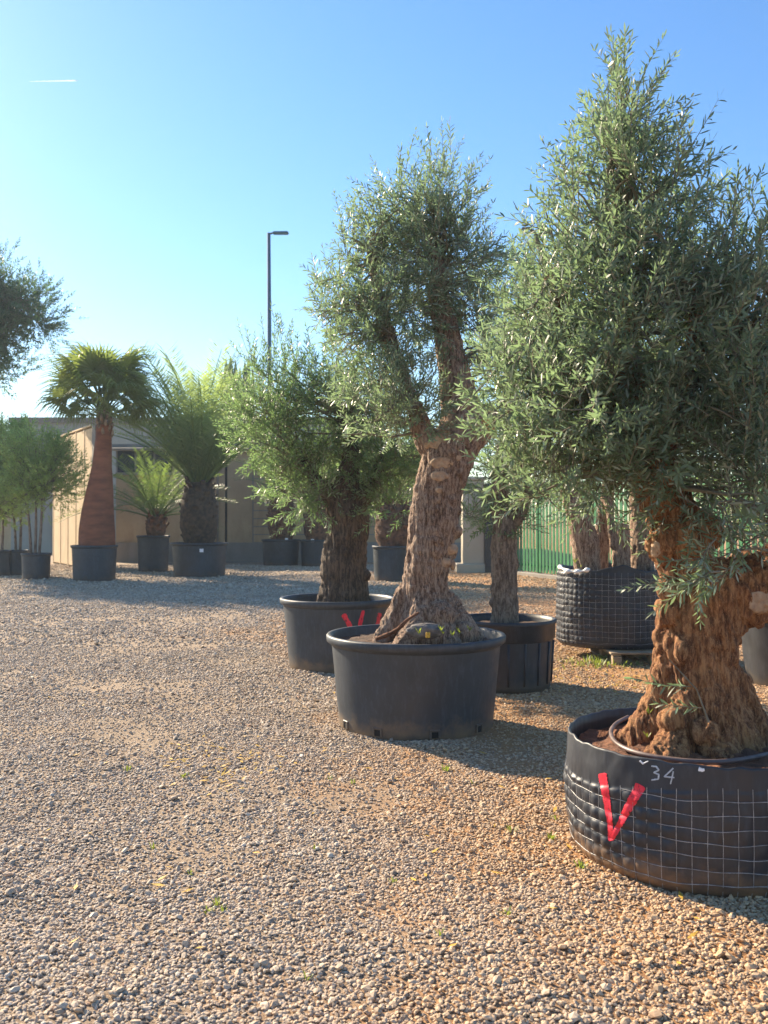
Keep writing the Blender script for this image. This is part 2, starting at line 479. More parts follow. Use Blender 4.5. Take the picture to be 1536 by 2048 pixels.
# long pale industrial building behind everything
bx0, bx1 = W(22, 1000, 47).x, W(760, 1000, 47).x
bt = W(0, 835, 47).z
fb = empty('warehouse', (bx0, 47, 0), 'long low pale warehouse with flat roof rising behind the yard walls', 'building')
npan = 9
for k in range(npan):
    xa = bx0 + (bx1 - bx0) * k / npan; xb = bx0 + (bx1 - bx0) * (k + 1) / npan
    slab('wall_panel', xa + .012, xb - .012, 47, 47.2, -.05, bt - .28, M['cladding'], fb)
slab('roof', bx0 - .1, bx1 + .1, 46.88, 62, bt - .28, bt, M['wall_low'], fb)
slab('side_wall', bx0 - .18, bx0 - .0, 47.21, 62, -.05, bt - .3, M['panel'], fb)
sw = MB(); sw.box((bx0 - 5, 50, bt / 2 - .8), (9.2, .3, bt - 1.4)); o = sw.build('annexe_wall', M['panel'], fb)

# sandy rendered building with roller doors, its front in shade
sb = empty('sandy_building', (W(560, 1100, 36).x, 36, 0), 'sandy rendered single storey building with metal doors behind the potted palms', 'building')
x0, x1 = W(232, 1000, 36).x, W(935, 1000, 36).x
top = W(0, 889, 36).z
def wx(px): return W(px, 1000, 36).x
z_lo = W(0, 1085, 36).z; z_w0 = W(0, 945, 36).z; z_w1 = W(0, 897, 36).z
slab('plinth', x0, x1, 35.93, 36.2, -.05, z_lo, M['wall_low'], sb)
# wall in pieces around the window and the door joints
slab('wall', x0, wx(452) - .05, 36, 36.3, z_lo, z_w0, M['wall'], sb)
slab('wall', wx(452) + .05, x1, 36, 36.3, z_lo, top - .15, M['wall'], sb)
slab('wall', wx(345), wx(452) - .05, 36, 36.3, z_w0, top - .15, M['wall'], sb)
slab('joint', wx(452) - .05, wx(452) + .05, 36.06, 36.2, z_lo, top - .15, M['dark'], sb)
slab('roof', x0 - .2, x1 + .2, 35.8, 44, top - .15, top, M['wall_low'], sb)
win = slab('window', x0, wx(345), 36.12, 36.2, z_w0, top - .15, M['glass'], sb)
for q in range(4):
    xx = x0 + (wx(345) - x0) * q / 3.0
    slab('mullion', xx - .03, xx + .03, 36.07, 36.12, z_w0, top - .15, M['wall_low'], win)
slab('sill', x0, wx(345), 35.9, 36.0, z_w0 - .1, z_w0 + .0, M['wall_low'], win)
b = MB(); b.tube([(x0 - .1, 35.72, top - .2), (x1 + .1, 35.72, top - .2)], .07, 8); b.build('gutter', M['wall_low'], sb, True)
for pq in (436, 660):
    b = MB(); b.tube([(wx(pq), 35.72, top - .2), (wx(pq), 35.9, top - .5), (wx(pq), 35.9, .1)], .045, 8); b.build('downpipe', M['wall_low'], sb, True)
for (pa, pb) in ((505, 640), (700, 820)):
    dr = slab('roller_door', wx(pa), wx(pb), 35.96, 35.998, z_lo, W(0, 950, 36).z, M['wall_low'], sb)
    zz = z_lo
    for q in range(9):
        slab('door_slat', wx(pa) + .05, wx(pb) - .05, 35.945, 35.96, z_lo + q * .31 + .02, z_lo + q * .31 + .29, M['wall'], dr)

# free-standing panel wall running away on the left, its left face in the sun
pa_ = W(192, 1000, 30); pb_ = W(112, 1000, 35.2)
zt = W(0, 851, 30).z
dirw = Vector((pb_.x - pa_.x, pb_.y - pa_.y, 0)); Lw = dirw.length; dirw.normalize(); aw = atan2(dirw.y, dirw.x)
pw = empty('panel_wall', (pa_.x, pa_.y, 0), 'tall sunlit concrete panel wall beside the red-trunked fan palm', 'wall')
npn = 5
for k in range(npn):
    s0, s1 = Lw * k / npn, Lw * (k + 1) / npn; c_ = Vector((pa_.x, pa_.y, 0)) + dirw * ((s0 + s1) / 2)
    b = MB(); b.box((c_.x, c_.y, zt / 2), (s1 - s0 - .03, .18, zt - .1), rz=aw, bev=.02); b.build('panel', M['panel'], pw)
    e_ = Vector((pa_.x, pa_.y, 0)) + dirw * s1
    b = MB(); b.box((e_.x, e_.y, zt / 2), (.10, .21, zt), rz=aw); b.build('post', M['panel'], pw)
b = MB(); b.box((pa_.x + .1, pa_.y, zt / 2), (.42, .36, zt + .02), rz=aw); b.build('shaded_end', M['wall_low'], pw)  # wall's near end; its shade is put into the darker grey colour
c_ = Vector((pa_.x, pa_.y, zt + .02)) + dirw * (Lw / 2 + .15)
b = MB(); b.box(c_, (Lw - .3, .24, .06), rz=aw, bev=.01); b.build('coping', M['panel'], pw)

# pale pier and black gate post before the green fence
pr = empty('pier', (W(952, 1100, 29).x, 29, 0), 'pale cracked masonry pier at the near end of the green fence', 'pier')
slab('shaft', W(925, 0, 29).x, W(968, 0, 29).x, 29, 29.7, -.05, 2.9, M['pier'], pr, .03)
slab('cap', W(921, 0, 29).x, W(972, 0, 29).x, 28.94, 29.76, 2.9, 3.0, M['pier'], pr, .02)
slab('base', W(912, 0, 29).x, W(976, 0, 28.9).x, 28.9, 29.75, -.05, .28, M['pier'], pr, .03)
gp = slab('gate_post', W(969.5, 0, 28.8).x, W(986, 0, 28.8).x, 28.8, 29.05, -.05, 2.8, M['pot_dark'], None, .02)
tag(gp, 'black square post between the pale pier and the green fence', 'post')

fence = empty('green_fence', (4.0, 29, 0), 'green fence of upright metal slats behind the olive trees', 'fence')
fa = Vector((W(986, 0, 29.2).x, 29.2, 0)); fdir = Vector((.361, -1.0, 0)).normalized()
fang = atan2(fdir.y, fdir.x)
slat_me = None
FL = 14.0
nsl = int(FL / .19)
for k in range(nsl):
    p = fa + fdir * (k * .19 + .1)
    if slat_me is None:
        b = MB(); b.box((0, 0, 1.42), (.12, .022, 2.55), bev=.006)
        slat = b.build('slat', M['green'], None); slat_me = slat.data
        slat.parent = fence; slat.matrix_parent_inverse = fence.matrix_basis.inverted()
    else:
        slat = link('slat', slat_me, fence)
    slat.location = p; slat.rotation_euler = (0, 0, fang)
for zz in (.34, 2.3):
    c_ = fa + fdir * (FL / 2); b = MB(); b.box((c_.x + .045, c_.y + .02, zz), (FL, .05, .07), rz=fang); b.build('rail', M['greenrail'], fence)
for k in range(6):
    p = fa + fdir * (k * 2.8 + .02); b = MB(); b.box((p.x + .06, p.y + .03, 1.4), (.08, .08, 2.9), rz=fang); b.build('post', M['greenrail'], fence)
c_ = fa + fdir * (FL / 2)
b = MB(); b.box((c_.x, c_.y, .03), (FL, .2, .18), rz=fang, bev=.02); o = b.build('kerb', M['wall_low'], fence)

# street lamp beyond the buildings
lp = W(541, 0, 44); ztop = W(0, 466, 44).z
lamp = empty('street_lamp', (lp.x, 44, 0), 'tall slim blue-green street lamp with one short arm above the rooftops', 'street lamp')
b = MB(); b.tube([(lp.x, 44, 0), (lp.x - .02, 44, ztop * .5), (lp.x - .07, 44, ztop)], [.13, .11, .085], 8); b.build('pole', M['lamp'], lamp, True)
b = MB(); b.tube([(lp.x - .07, 44, ztop - .05), (lp.x + .2, 44, ztop + .02), (lp.x + .45, 44, ztop)], [.05, .045, .04], 6); b.build('arm', M['lamp'], lamp, True)
b = MB(); b.box((lp.x + .5, 44, ztop - .0), (.75, .3, .12), bev=.04); b.build('lamp_head', M['lamp'], lamp)

# aircraft trail
t0, t1 = W(58, 163, 3000), W(156, 161, 3000)
n = 14; P = [t0.lerp(t1, k / (n - 1)) for k in range(n)]
V_, Q_, T_ = tube(P, [0.2 + 1.5 * (k / (n - 1)) ** .8 if k < n - 1 else .6 for k in range(n)], 8)
o = link('vapour_trail', npmesh('vapour_trail', V_, [Q_, T_], M['trail']))
tag(o, 'short thin white aircraft trail high in the blue sky', 'vapour trail')

# ------------------------------------------------------------------ pots
def lathe(profile, n=72, cx=0, cy=0, wob=0.0, seed=0):
    pr_ = np.array(profile); m_ = len(pr_)
    th = np.arange(n) / n * 2 * pi
    rr = pr_[:, 0][:, None] * (1 + wob * (np.cos(2 * th + seed) + .4 * np.sin(3 * th + seed * 2)))[None]
    V = np.stack([cx + rr * np.cos(th), cy + rr * np.sin(th), np.broadcast_to(pr_[:, 1][:, None], rr.shape)], -1).reshape(-1, 3)
    i = np.arange(m_ - 1)[:, None] * n; k = np.arange(n)[None]; k2 = (k + 1) % n
    Q = np.stack([i + k, i + k2, i + n + k2, i + n + k], -1).reshape(-1, 4)
    return V, Q

def soil_disc(c, r, z, mat, parent, lump=.02, seed=0, mound=0.0):
    n, mrings = 64, 22
    rr = np.linspace(0.02, 1, mrings) * r
    th = np.arange(n) / n * 2 * pi
    Rr, T = np.meshgrid(rr, th, indexing='ij')
    x = c[0] + Rr * np.cos(T); y = c[1] + Rr * np.sin(T)
    P = np.stack([x, y, x * 0], -1)
    zz = z + lump * fbm(P * 9, seed, 4) + mound * (1 - (Rr / r) ** 2) + .4 * lump * vnoise(P * 40, seed + 5)
    V = np.stack([x, y, zz], -1).reshape(-1, 3)
    i = np.arange(mrings - 1)[:, None] * n; k = np.arange(n)[None]; k2 = (k + 1) % n
    Q = np.stack([i + k, i + n + k, i + n + k2, i + k2], -1).reshape(-1, 4)
    T_ = np.array([list(range(n))])
    return link('soil', npmesh('soil', V, [Q, T_], mat), parent)

def pot(name, c, Rt, Rb, H, mat, label, style='lip', group='black plastic tree pots', soil=None, soil_z=None, wob=.006, seed=1, cat='plant pot', tagpx=None, mound=0.0):
    z0 = -.01
    e = empty(name, (c[0], c[1], 0), label, cat, group)
    def Rz(z): return Rb + (Rt * .95 - Rb) * (z / H)
    if style == 'lip':
        prof = [(Rb * .6, z0 + .03), (Rb - .03, z0), (Rb - .008, z0 + .004), (Rb, z0 + .02)]
        prof += [(Rz(z), z) for z in np.linspace(.05, H - .10, 8)]
        prof += [(Rz(H - .085), H - .085)]
        rim = [(Rz(H - .085) + .001, H - .086), (Rt - .012, H - .062), (Rt - .002, H - .054), (Rt, H - .035), (Rt + .001, H - .012), (Rt - .008, H - .001), (Rt - .028, H), (Rt - .042, H - .006), (Rt - .05, H - .03), (Rz(H) - .035, H - .2)]
    else:   # deep stepped collar
        prof = [(Rb * .6, z0 + .03), (Rb - .02, z0), (Rb, z0 + .02)] + [(Rz(z), z) for z in np.linspace(.05, H - .2, 8)]
        rim = [(Rz(H - .2) + .001, H - .201), (Rt * .965, H - .185), (Rt * .975, H - .05), (Rt * .99, H - .042), (Rt, H - .03), (Rt, H - .006), (Rt - .012, H), (Rt - .03, H - .004), (Rt - .04, H - .04), (Rz(H) - .04, H - .25)]
    V, Q = lathe(prof, 80, c[0], c[1], wob, seed); link('body', npmesh('body', V, [Q], mat), e)
    V, Q = lathe(rim, 80, c[0], c[1], wob, seed); link('rim', npmesh('rim', V, [Q], mat), e)
    sz = soil_z if soil_z is not None else H - .09
    soil_disc(c, Rt - .055, sz, soil or M['soil_dark'], e, .02, seed, mound)
    return e, Rz

def on_round(px, py, c, Rf, off=.004):
    """point where the sight line through (px,py) meets a round wall of radius Rf(z)"""
    o = Vector((0, 0, CAMH)); dvec = W(px, py, 1.0) - o
    z = .3
    for _ in range(8):
        r = Rf(z) + off
        A = dvec.x ** 2 + dvec.y ** 2; B = 2 * (dvec.x * (o.x - c[0]) + dvec.y * (o.y - c[1])); C_ = (o.x - c[0]) ** 2 + (o.y - c[1]) ** 2 - r * r
        disc = B * B - 4 * A * C_
        tt = (-B - math.sqrt(max(disc, 0))) / (2 * A)
        p = o + dvec * tt; z = p.z
    n_ = Vector((p.x - c[0], p.y - c[1], 0)).normalized()
    return p, n_

def stroke(name, pts, wpx, c, Rf, mat, parent, off=.004, seed=0, rough=.18, on=None):
    """painted stroke following a round wall; wpx = widths in photo pixels"""
    rs = random.Random(seed)
    P = []; n = 70 if on is not None else 26
    seg = [hypot(pts[k + 1][0] - pts[k][0], pts[k + 1][1] - pts[k][1]) for k in range(len(pts) - 1)]; tot = sum(seg)
    for k in range(n):
        s = tot * k / (n - 1); j = 0
        while j < len(seg) - 1 and s > seg[j]: s -= seg[j]; j += 1
        f = min(1, s / seg[j]); a, b_ = pts[j], pts[j + 1]
        wv = wpx[0] + (wpx[1] - wpx[0]) * k / (n - 1)
        P.append((a[0] + (b_[0] - a[0]) * f, a[1] + (b_[1] - a[1]) * f, wv))
    V = []
    for k, (x, y, wv) in enumerate(P):
        a = P[max(0, k - 1)]; b_ = P[min(n - 1, k + 1)]
        tx, ty = b_[0] - a[0], b_[1] - a[1]; l = hypot(tx, ty) + 1e-9; nx_, ny_ = -ty / l, tx / l
        e_ = 1.0 if 0 < k < n - 1 else .5
        for sgn, o_ in ((-1, off), (-.4, off + .002), (.4, off + .002), (1, off)):
            ww = wv / 2 * (abs(sgn)) * e_ * (1 + rs.uniform(-rough, rough))
            ux, uy = x + nx_ * ww * (1 if sgn > 0 else -1), y + ny_ * ww * (1 if sgn > 0 else -1)
            p, nn = on_round(ux, uy, c, Rf, o_)
            if on is not None:
                o0 = Vector((0, 0, CAMH)); hh = on.ray_cast(o0, (p - o0).normalized())
                if hh[0] is not None: p = hh[0] + hh[1] * (.004 if abs(sgn) < .9 else .0025) * (1 if hh[1].y < 0 else -1)
            V.append(p)
    Q = [[k * 4 + j, k * 4 + j + 1, k * 4 + j + 5, k * 4 + j + 4] for k in range(n - 1) for j in range(3)]
    return link(name, npmesh(name, np.array(V), [np.array(Q)], mat), parent)

midC = (W(831, 0, 7.5).x, 7.5)
mid_pot, midR = pot('plant_pot', midC, .72, .615, .735, M['pot'], 'wide charcoal pot with rolled rim holding the leaning olive, front centre', soil_z=.66, seed=.4, mound=.03)
# moulded drainage frames on the middle pot; shade inside drawn by near-black blocks
for (px, py) in ((692, 1447), (755, 1463), (870, 1463), (958, 1447)):
    p, n_ = on_round(px, py, midC, midR, .0)
    a_ = atan2(n_.y, n_.x) + pi / 2
    b = MB()
    for dx, dz, sx_, sz_ in ((-.033, 0, .014, .062), (.033, 0, .014, .062), (0, .028, .08, .012)):
        q = Vector((cos(a_), sin(a_), 0)) * dx
        b.box((p.x + q.x, p.y + q.y, .055 + dz), (sx_, .018, sz_), rz=a_, bev=.003)
    fr = b.build('drain_frame', M['pot'], mid_pot)
    b = MB(); b.box((p.x, p.y, .05), (.052, .008, .044), rz=a_); b.build('drain_hole_shade', M['dark'], fr)

leftC = (W(676, 0, 10.5).x, 10.5)
left_pot, leftR = pot('plant_pot', leftC, .655, .545, .775, M['pot'], 'charcoal pot with red spray strokes, standing behind and left of the front centre pot', seed=2.1)
stroke('red_mark', [(687, 1228), (692, 1238), (712, 1275)], (11, 8), leftC, leftR, M['red'], left_pot, seed=1)
stroke('red_mark', [(727, 1221), (723, 1236), (716, 1272)], (9, 7), leftC, leftR, M['red'], left_pot, seed=2)
stroke('red_mark', [(760, 1226), (757, 1240), (752, 1262)], (8, 6), leftC, leftR, M['red'], left_pot, seed=3)

rightC = (W(1010, 0, 9.25).x, 9.25)
right_pot, rightR = pot('plant_pot', rightC, .505, .44, .675, M['pot_dark'], 'black ribbed pot with deep collar tucked behind the right of the front centre pot', style='collar', seed=3.3, soil_z=.60)
for k in range(18):
    th = k / 18 * 2 * pi + .1
    b = MB(); b.tube([(rightC[0] + (rightR(z) + .002) * cos(th), rightC[1] + (rightR(z) + .002) * sin(th), z) for z in (.06, .25, .47)], [.011, .012, .012], 6)
    b.build('rib', M['pot_dark'], right_pot, True)

farRC = (W(1592, 0, 9.4).x, 9.4)
far_right_pot, frR = pot('plant_pot', farRC, .60, .50, .72, M['pot_dark'], 'charcoal pot cut by the right edge behind the thickest trunk', seed=1.2)

# ------------------------------------------------------------------ wire-caged bags
def caged_bag(c, R0, z0, H, label, wires_from, pitch=.064, seed=0, slump=.02, quilt_left=.017, quilt=.004, collar=None):
    e = empty('root_bag', (c[0], c[1], z0), label, 'root bag', 'wire-caged black root bags')
    nth, nz = 440, 84
    th = np.arange(nth) / nth * 2 * pi
    u = np.linspace(0, 1, nz)
    T, U = np.meshgrid(th, u, indexing='xy')
    PT = np.stack([np.cos(T) * 1.3, np.sin(T) * 1.3, U * 1.2], -1)
    def base_R(T_, Z):
        PT_ = np.stack([np.cos(T_) * 1.5, np.sin(T_) * 1.5, Z * 1.6], -1)
        r = R0 * (1 + .020 * vnoise(PT_ * 1.3, seed))
        foot = np.clip(Z / .07, 0, 1)
        return r - .028 * (1 - foot) ** 2 + .010 * np.sin(np.clip(Z / H, 0, 1) * pi)
    ztop = H + slump * fbm(np.stack([np.cos(th) * 2.2, np.sin(th) * 2.2, th * 0], -1), seed + 3, 3) + .006 * vnoise(np.stack([np.cos(th) * 12, np.sin(th) * 12, th * 0], -1), seed + 4)
    Z = U * ztop[None]
    nv = int(round(2 * pi * R0 / pitch))
    wf = wires_from(th)                       # top of the wire cage per angle
    cu = (T / (2 * pi) * nv); cv = Z / (pitch * .95)
    cell = (np.abs(np.sin(pi * cu)) * np.abs(np.sin(pi * cv))) ** .45
    leftness = np.clip((-np.cos(T) - .32) / .35, 0, 1)
    amp = (quilt + (quilt_left - quilt) * leftness) * (.75 + .5 * vnoise(np.stack([cu * .9, cv * .9, cu * 0], -1), seed + 8))
    inw = np.clip((wf[None] - Z) / .01, 0, 1) * np.clip(Z / .05, 0, 1)
    wr = .004 * fbm(np.stack([np.cos(T) * 14, np.sin(T) * 14, Z * 9], -1), seed + 9, 3)
    RR = base_R(T, Z) + cell * amp * inw + wr
    x = c[0] + RR * np.cos(T); y = c[1] + RR * np.sin(T)
    V = np.stack([x, y, Z + z0], -1)
    lip = []
    for dr, dz in ((-.006, .004), (-.016, -.004), (-.018, -.05), (-.02, -.14)):
        rr = RR[-1] + dr; lip.append(np.stack([c[0] + rr * np.cos(th), c[1] + rr * np.sin(th), ztop + dz + z0], -1))
    bot = np.stack([c[0] + (RR[0] * .6) * np.cos(th), c[1] + (RR[0] * .6) * np.sin(th), np.full(nth, z0 + .012)], -1)
    V = np.concatenate([bot[None], V, np.stack(lip)], 0)
    m_ = V.shape[0]
    i = np.arange(m_ - 1)[:, None] * nth; k = np.arange(nth)[None]; k2 = (k + 1) % nth
    Q = np.stack([i + k, i + k2, i + nth + k2, i + nth + k], -1).reshape(-1, 4)
    link('sheet', npmesh('sheet', V.reshape(-1, 3), [Q], M['bag']), e)
    off = .0045
    def surf(a, z):
        a = np.atleast_1d(np.asarray(a, float)); z = np.broadcast_to(np.asarray(z, float), a.shape)
        r = base_R(a, z) + off
        return np.stack([c[0] + r * np.cos(a), c[1] + r * np.sin(a), z + z0], -1)
    rs = random.Random(seed)
    for k in range(nv):
        a_ = k / nv * 2 * pi; zt_ = float(np.interp(a_, th, wf)) + .012
        if sin(a_) > .55: continue            # the far side is out of sight behind the trunk
        zs = np.linspace(.015, zt_, 9)
        aa = a_ + np.array([rs.gauss(0, .0016) for _ in zs])
        b = MB(); b.tube(surf(aa, zs), .0016, 4, False); b.build('upright_wire', M['wire'], e, True)
    j = 0
    while (j + 1) * pitch * .95 < H:
        z = (j + 1) * pitch * .95 - .0; j += 1
        ok = wf > z - .004
        run = []
        a0 = th + 0
        idx = np.arange(0, nth, 4)
        seg = []
        for q in list(idx) + [0]:
            if ok[q]: seg.append(q)
            else:
                if len(seg) > 2: run.append(seg)
                seg = []
        if len(seg) > 2: run.append(seg)
        for sgm in run:
            A = th[np.array(sgm)].copy()
            if sgm[-1] == 0 and len(sgm) > 1: A[-1] = 2 * pi
            b = MB(); zz = z + .004 * np.sin(A * 7 + j) + .003 * np.sin(A * 17 + 2 * j)
            b.tube(surf(A, zz), .0016, 4, False); b.build('ring_wire', M['wire'], e, True)
    return e, (lambda z: float(R0 + .010 * sin(min(1, max(0, (z - z0) / H)) * pi) - .028 * (1 - min(1, max(0, (z - z0) / .07))) ** 2)), base_R

heroC = (W(1399, 0, 4.66).x, 4.66)
def hero_wires(th):
    # left side starts lower (the smooth sheet shows above), front a little below the lip
    l = np.clip((-np.cos(th) - .2) / .8, 0, 1)
    return .478 - .075 * l + .006 * np.sin(th * 5)
hero_bag, heroRf, _ = caged_bag(heroC, .650, 0, .575, 'wire-caged black bag marked with a red V and the number 34', hero_wires, seed=5, slump=.010)
soil_disc(heroC, .62, .50, M['soil'], hero_bag, .045, 12, .03)
def hR(z): return heroRf(z)
from mathutils.bvhtree import BVHTree as _BVH
_sh = [o_ for o_ in hero_bag.children if o_.name.startswith('sheet')][0].data
bagbv = _BVH.FromPolygons([v.co for v in _sh.vertices], [tuple(p.vertices) for p in _sh.polygons])
stroke('red_letter', [(1205, 1546), (1214, 1600), (1221, 1650), (1221, 1682)], (17, 9), heroC, hR, M['red'], hero_bag, off=.022, seed=5, on=bagbv, rough=.10)
stroke('red_letter', [(1283, 1570), (1262, 1606), (1240, 1648), (1223, 1680)], (23, 9), heroC, hR, M['red'], hero_bag, off=.021, seed=6, on=bagbv, rough=.10)
stroke('chalk_digit', [(1303, 1532), (1313, 1533), (1318, 1540), (1308, 1545), (1318, 1549), (1317, 1558), (1303, 1560)], (3.4, 3.0), heroC, hR, M['chalk'], hero_bag, off=.012, seed=7, on=bagbv, rough=.15)
stroke('chalk_digit', [(1347, 1536), (1329, 1553), (1349, 1555)], (3.2, 3.0), heroC, hR, M['chalk'], hero_bag, off=.012, seed=8, on=bagbv, rough=.15)
stroke('chalk_digit', [(1347, 1542), (1344, 1556), (1341, 1568)], (3.2, 2.4), heroC, hR, M['chalk'], hero_bag, off=.0125, seed=9, on=bagbv, rough=.15)
stroke('chalk_mark', [(1280, 1521), (1286, 1527), (1297, 1522)], (4, 2), heroC, hR, M['white'], hero_bag, off=.013, seed=10, on=bagbv, rough=.3)
stroke('torn_patch', [(1397, 1538), (1405, 1540), (1409, 1539)], (9, 5), heroC, hR, M['white'], hero_bag, off=.013, seed=11, on=bagbv, rough=.3)

# drip pipe curled on the soil of the numbered bag
hp = []
for (a_, b_) in ((1256, 1434), (1233, 1447), (1222, 1463), (1229, 1482), (1253, 1498), (1292, 1510), (1342, 1518), (1400, 1523), (1470, 1521), (1540, 1508)):
    hp.append(W(a_, b_, (CAMH - .54) * F / (b_ - HOR)))
def smooth_path(P, n):
    P = [Vector(p) for p in P]; out = []
    for k in range(len(P) - 1):
        p0 = P[max(0, k - 1)]; p1 = P[k]; p2 = P[k + 1]; p3 = P[min(len(P) - 1, k + 2)]
        for j in range(n):
            t_ = j / n; t2, t3 = t_ * t_, t_ ** 3
            out.append(.5 * ((2 * p1) + (p2 - p0) * t_ + (2 * p0 - 5 * p1 + 4 * p2 - p3) * t2 + (3 * p1 - p0 - 3 * p2 + p3) * t3))
    out.append(P[-1]); return out
b = MB(); b.tube(smooth_path(hp, 8), .0115, 10); o = b.build('irrigation_pipe', M['hose'], None, True)
tag(o, 'brown irrigation pipe curled on the soil round the thickest olive trunk', 'pipe')

# second bag, standing on a pallet
bagC = (W(1222, 0, 11.3).x, 11.3)
bag2, _, _ = caged_bag(bagC, .655, .15, .93, 'tall slumped wire-caged black bag standing on the wooden pallet', lambda th: .88 + .0 * th, pitch=.072, seed=17, slump=.07, quilt_left=.016, quilt=.006)
soil_disc(bagC, .63, 1.0, M['soil_dark'], bag2, .03, 8)
b = MB(); b.tube(smooth_path([W(1118, 1133, 11.1), W(1135, 1142, 10.85), W(1160, 1143, 10.75), W(1180, 1138, 10.7)], 6), [.02 + .012 * sin(k * 1.3) for k in range(19)], 7); b.build('folded_liner', M['white'], bag2, True)
pal = empty('pallet', (bagC[0] + .1, bagC[1] - .1, 0), 'weathered wooden pallet under the tall wire-caged bag', 'pallet')
px0, px1 = W(1208, 0, 10.75).x, W(1208, 0, 10.75).x + 1.0
for k in range(6):
    y_ = 10.54 + k * .22; b = MB(); b.box(((px0 + px1) / 2, y_, .138), (px1 - px0, .13, .022), bev=.003); b.build('deck_board', M['wood'], pal)
for k in range(3):
    x_ = px0 + .07 + k * .43; b = MB(); b.box((x_, 11.1, .115), (.1, 1.2, .02), bev=.003); b.build('stringer', M['wood'], pal)
    for q in range(3):
        b = MB(); b.box((x_, 10.54 + q * .55, .063), (.1, .13, .08), bev=.004); b.build('block', M['wood'], pal)
    b = MB(); b.box((x_, 11.1, .012), (.1, 1.2, .02), bev=.003); b.build('bottom_board', M['wood'], pal)

# ------------------------------------------------------------------ trunks
def remesh(V, polys, voxel):
    me = npmesh('tmp', V, polys); ob = bpy.data.objects.new('tmp', me); COL.objects.link(ob)
    md = ob.modifiers.new('r', 'REMESH'); md.mode = 'VOXEL'; md.voxel_size = voxel
    s_ = ob.modifiers.new('s', 'SMOOTH'); s_.factor = .5; s_.iterations = 5
    dg = bpy.context.evaluated_depsgraph_get(); dg.update()
    ev = ob.evaluated_get(dg); em = bpy.data.meshes.new_from_object(ev, depsgraph=dg)
    bpy.data.objects.remove(ob); bpy.data.meshes.remove(me)
    return em

def gnarl(name, chains, d, mat, parent, voxel=.016, lump=.028, ridge=.016, lf=5.0, rf=16.0, zs=.22, seed=0, blobs=()):
    """chains of (px,py,radius px,depth shift) fused into one gnarled mesh with ridged bark"""
    SV = []; SQ = []; n = 0
    bm = bmesh.new(); bmesh.ops.create_icosphere(bm, subdivisions=2, radius=1)
    sv = np.array([v.co[:] for v in bm.verts]); sf = np.array([[v.index for v in f.verts] for f in bm.faces]); bm.free()
    def ball(c, r, sc=(1, 1, 1)):
        nonlocal n
        SV.append(sv * r * np.array(sc) + np.array(c)); SQ.append(sf + n); n += len(sv)
    for ch in chains:
        pts = [(np.array(W(p[0], p[1], d + (p[3] if len(p) > 3 else 0))), p[2] / F * (d + (p[3] if len(p) > 3 else 0))) for p in ch]
        for (a, ra), (b_, rb) in zip(pts, pts[1:]):
            L_ = np.linalg.norm(b_ - a); k = max(2, int(L_ / (min(ra, rb) * .35)) + 1)
            for f in np.linspace(0, 1, k): ball(a + (b_ - a) * f, ra + (rb - ra) * f)
    for p in blobs:
        dd = d + p[3]; ball(W(p[0], p[1], dd), p[2] / F * dd, p[4] if len(p) > 4 else (1, 1, 1))
    em = remesh(np.concatenate(SV), [np.concatenate(SQ)], voxel)
    nV = len(em.vertices); co = np.zeros(nV * 3, np.float32); em.vertices.foreach_get('co', co); co = co.reshape(-1, 3).astype(float)
    no_ = np.zeros(nV * 3, np.float32); em.vertex_normals.foreach_get('vector', no_); no_ = no_.reshape(-1, 3)
    q = co * np.array([1, 1, .5]) * lf
    h = lump * fbm(q, seed, 3)
    wv = .06 * np.stack([vnoise(co * 7, seed + 31), vnoise(co * 7, seed + 32), vnoise(co * 3, seed + 33)], -1)
    cen = np.array([W(c_[0][0], c_[0][1], d)[:2] for c_ in chains[:1]])[0]
    an = .9 * co[:, 2:3]; xy = co[:, :2] - cen
    tw = np.concatenate([xy[:, :1] * np.cos(an) - xy[:, 1:] * np.sin(an), xy[:, :1] * np.sin(an) + xy[:, 1:] * np.cos(an), co[:, 2:3]], 1)
    rr = 1 - np.abs(fbm((tw + wv * .7) * np.array([1, 1, zs]) * rf, seed + 7, 3)) * 2.4
    h = h + ridge * rr
    h = h + ridge * .55 * (1 - np.abs(fbm((tw + wv * .35) * np.array([1, 1, zs * .9]) * rf * 2.6, seed + 17, 2)) * 2.6)
    kn = vnoise(co * 11, seed + 50); h = h + .018 * np.clip(kn - .55, 0, 1) * 2
    co = co + no_ * h[:, None]
    em.vertices.foreach_set('co', co.astype(np.float32).ravel()); em.update()
    em.polygons.foreach_set('use_smooth', np.ones(len(em.polygons), bool))
    em.materials.clear(); em.materials.append(mat); em.name = name
    return link(name, em, parent)

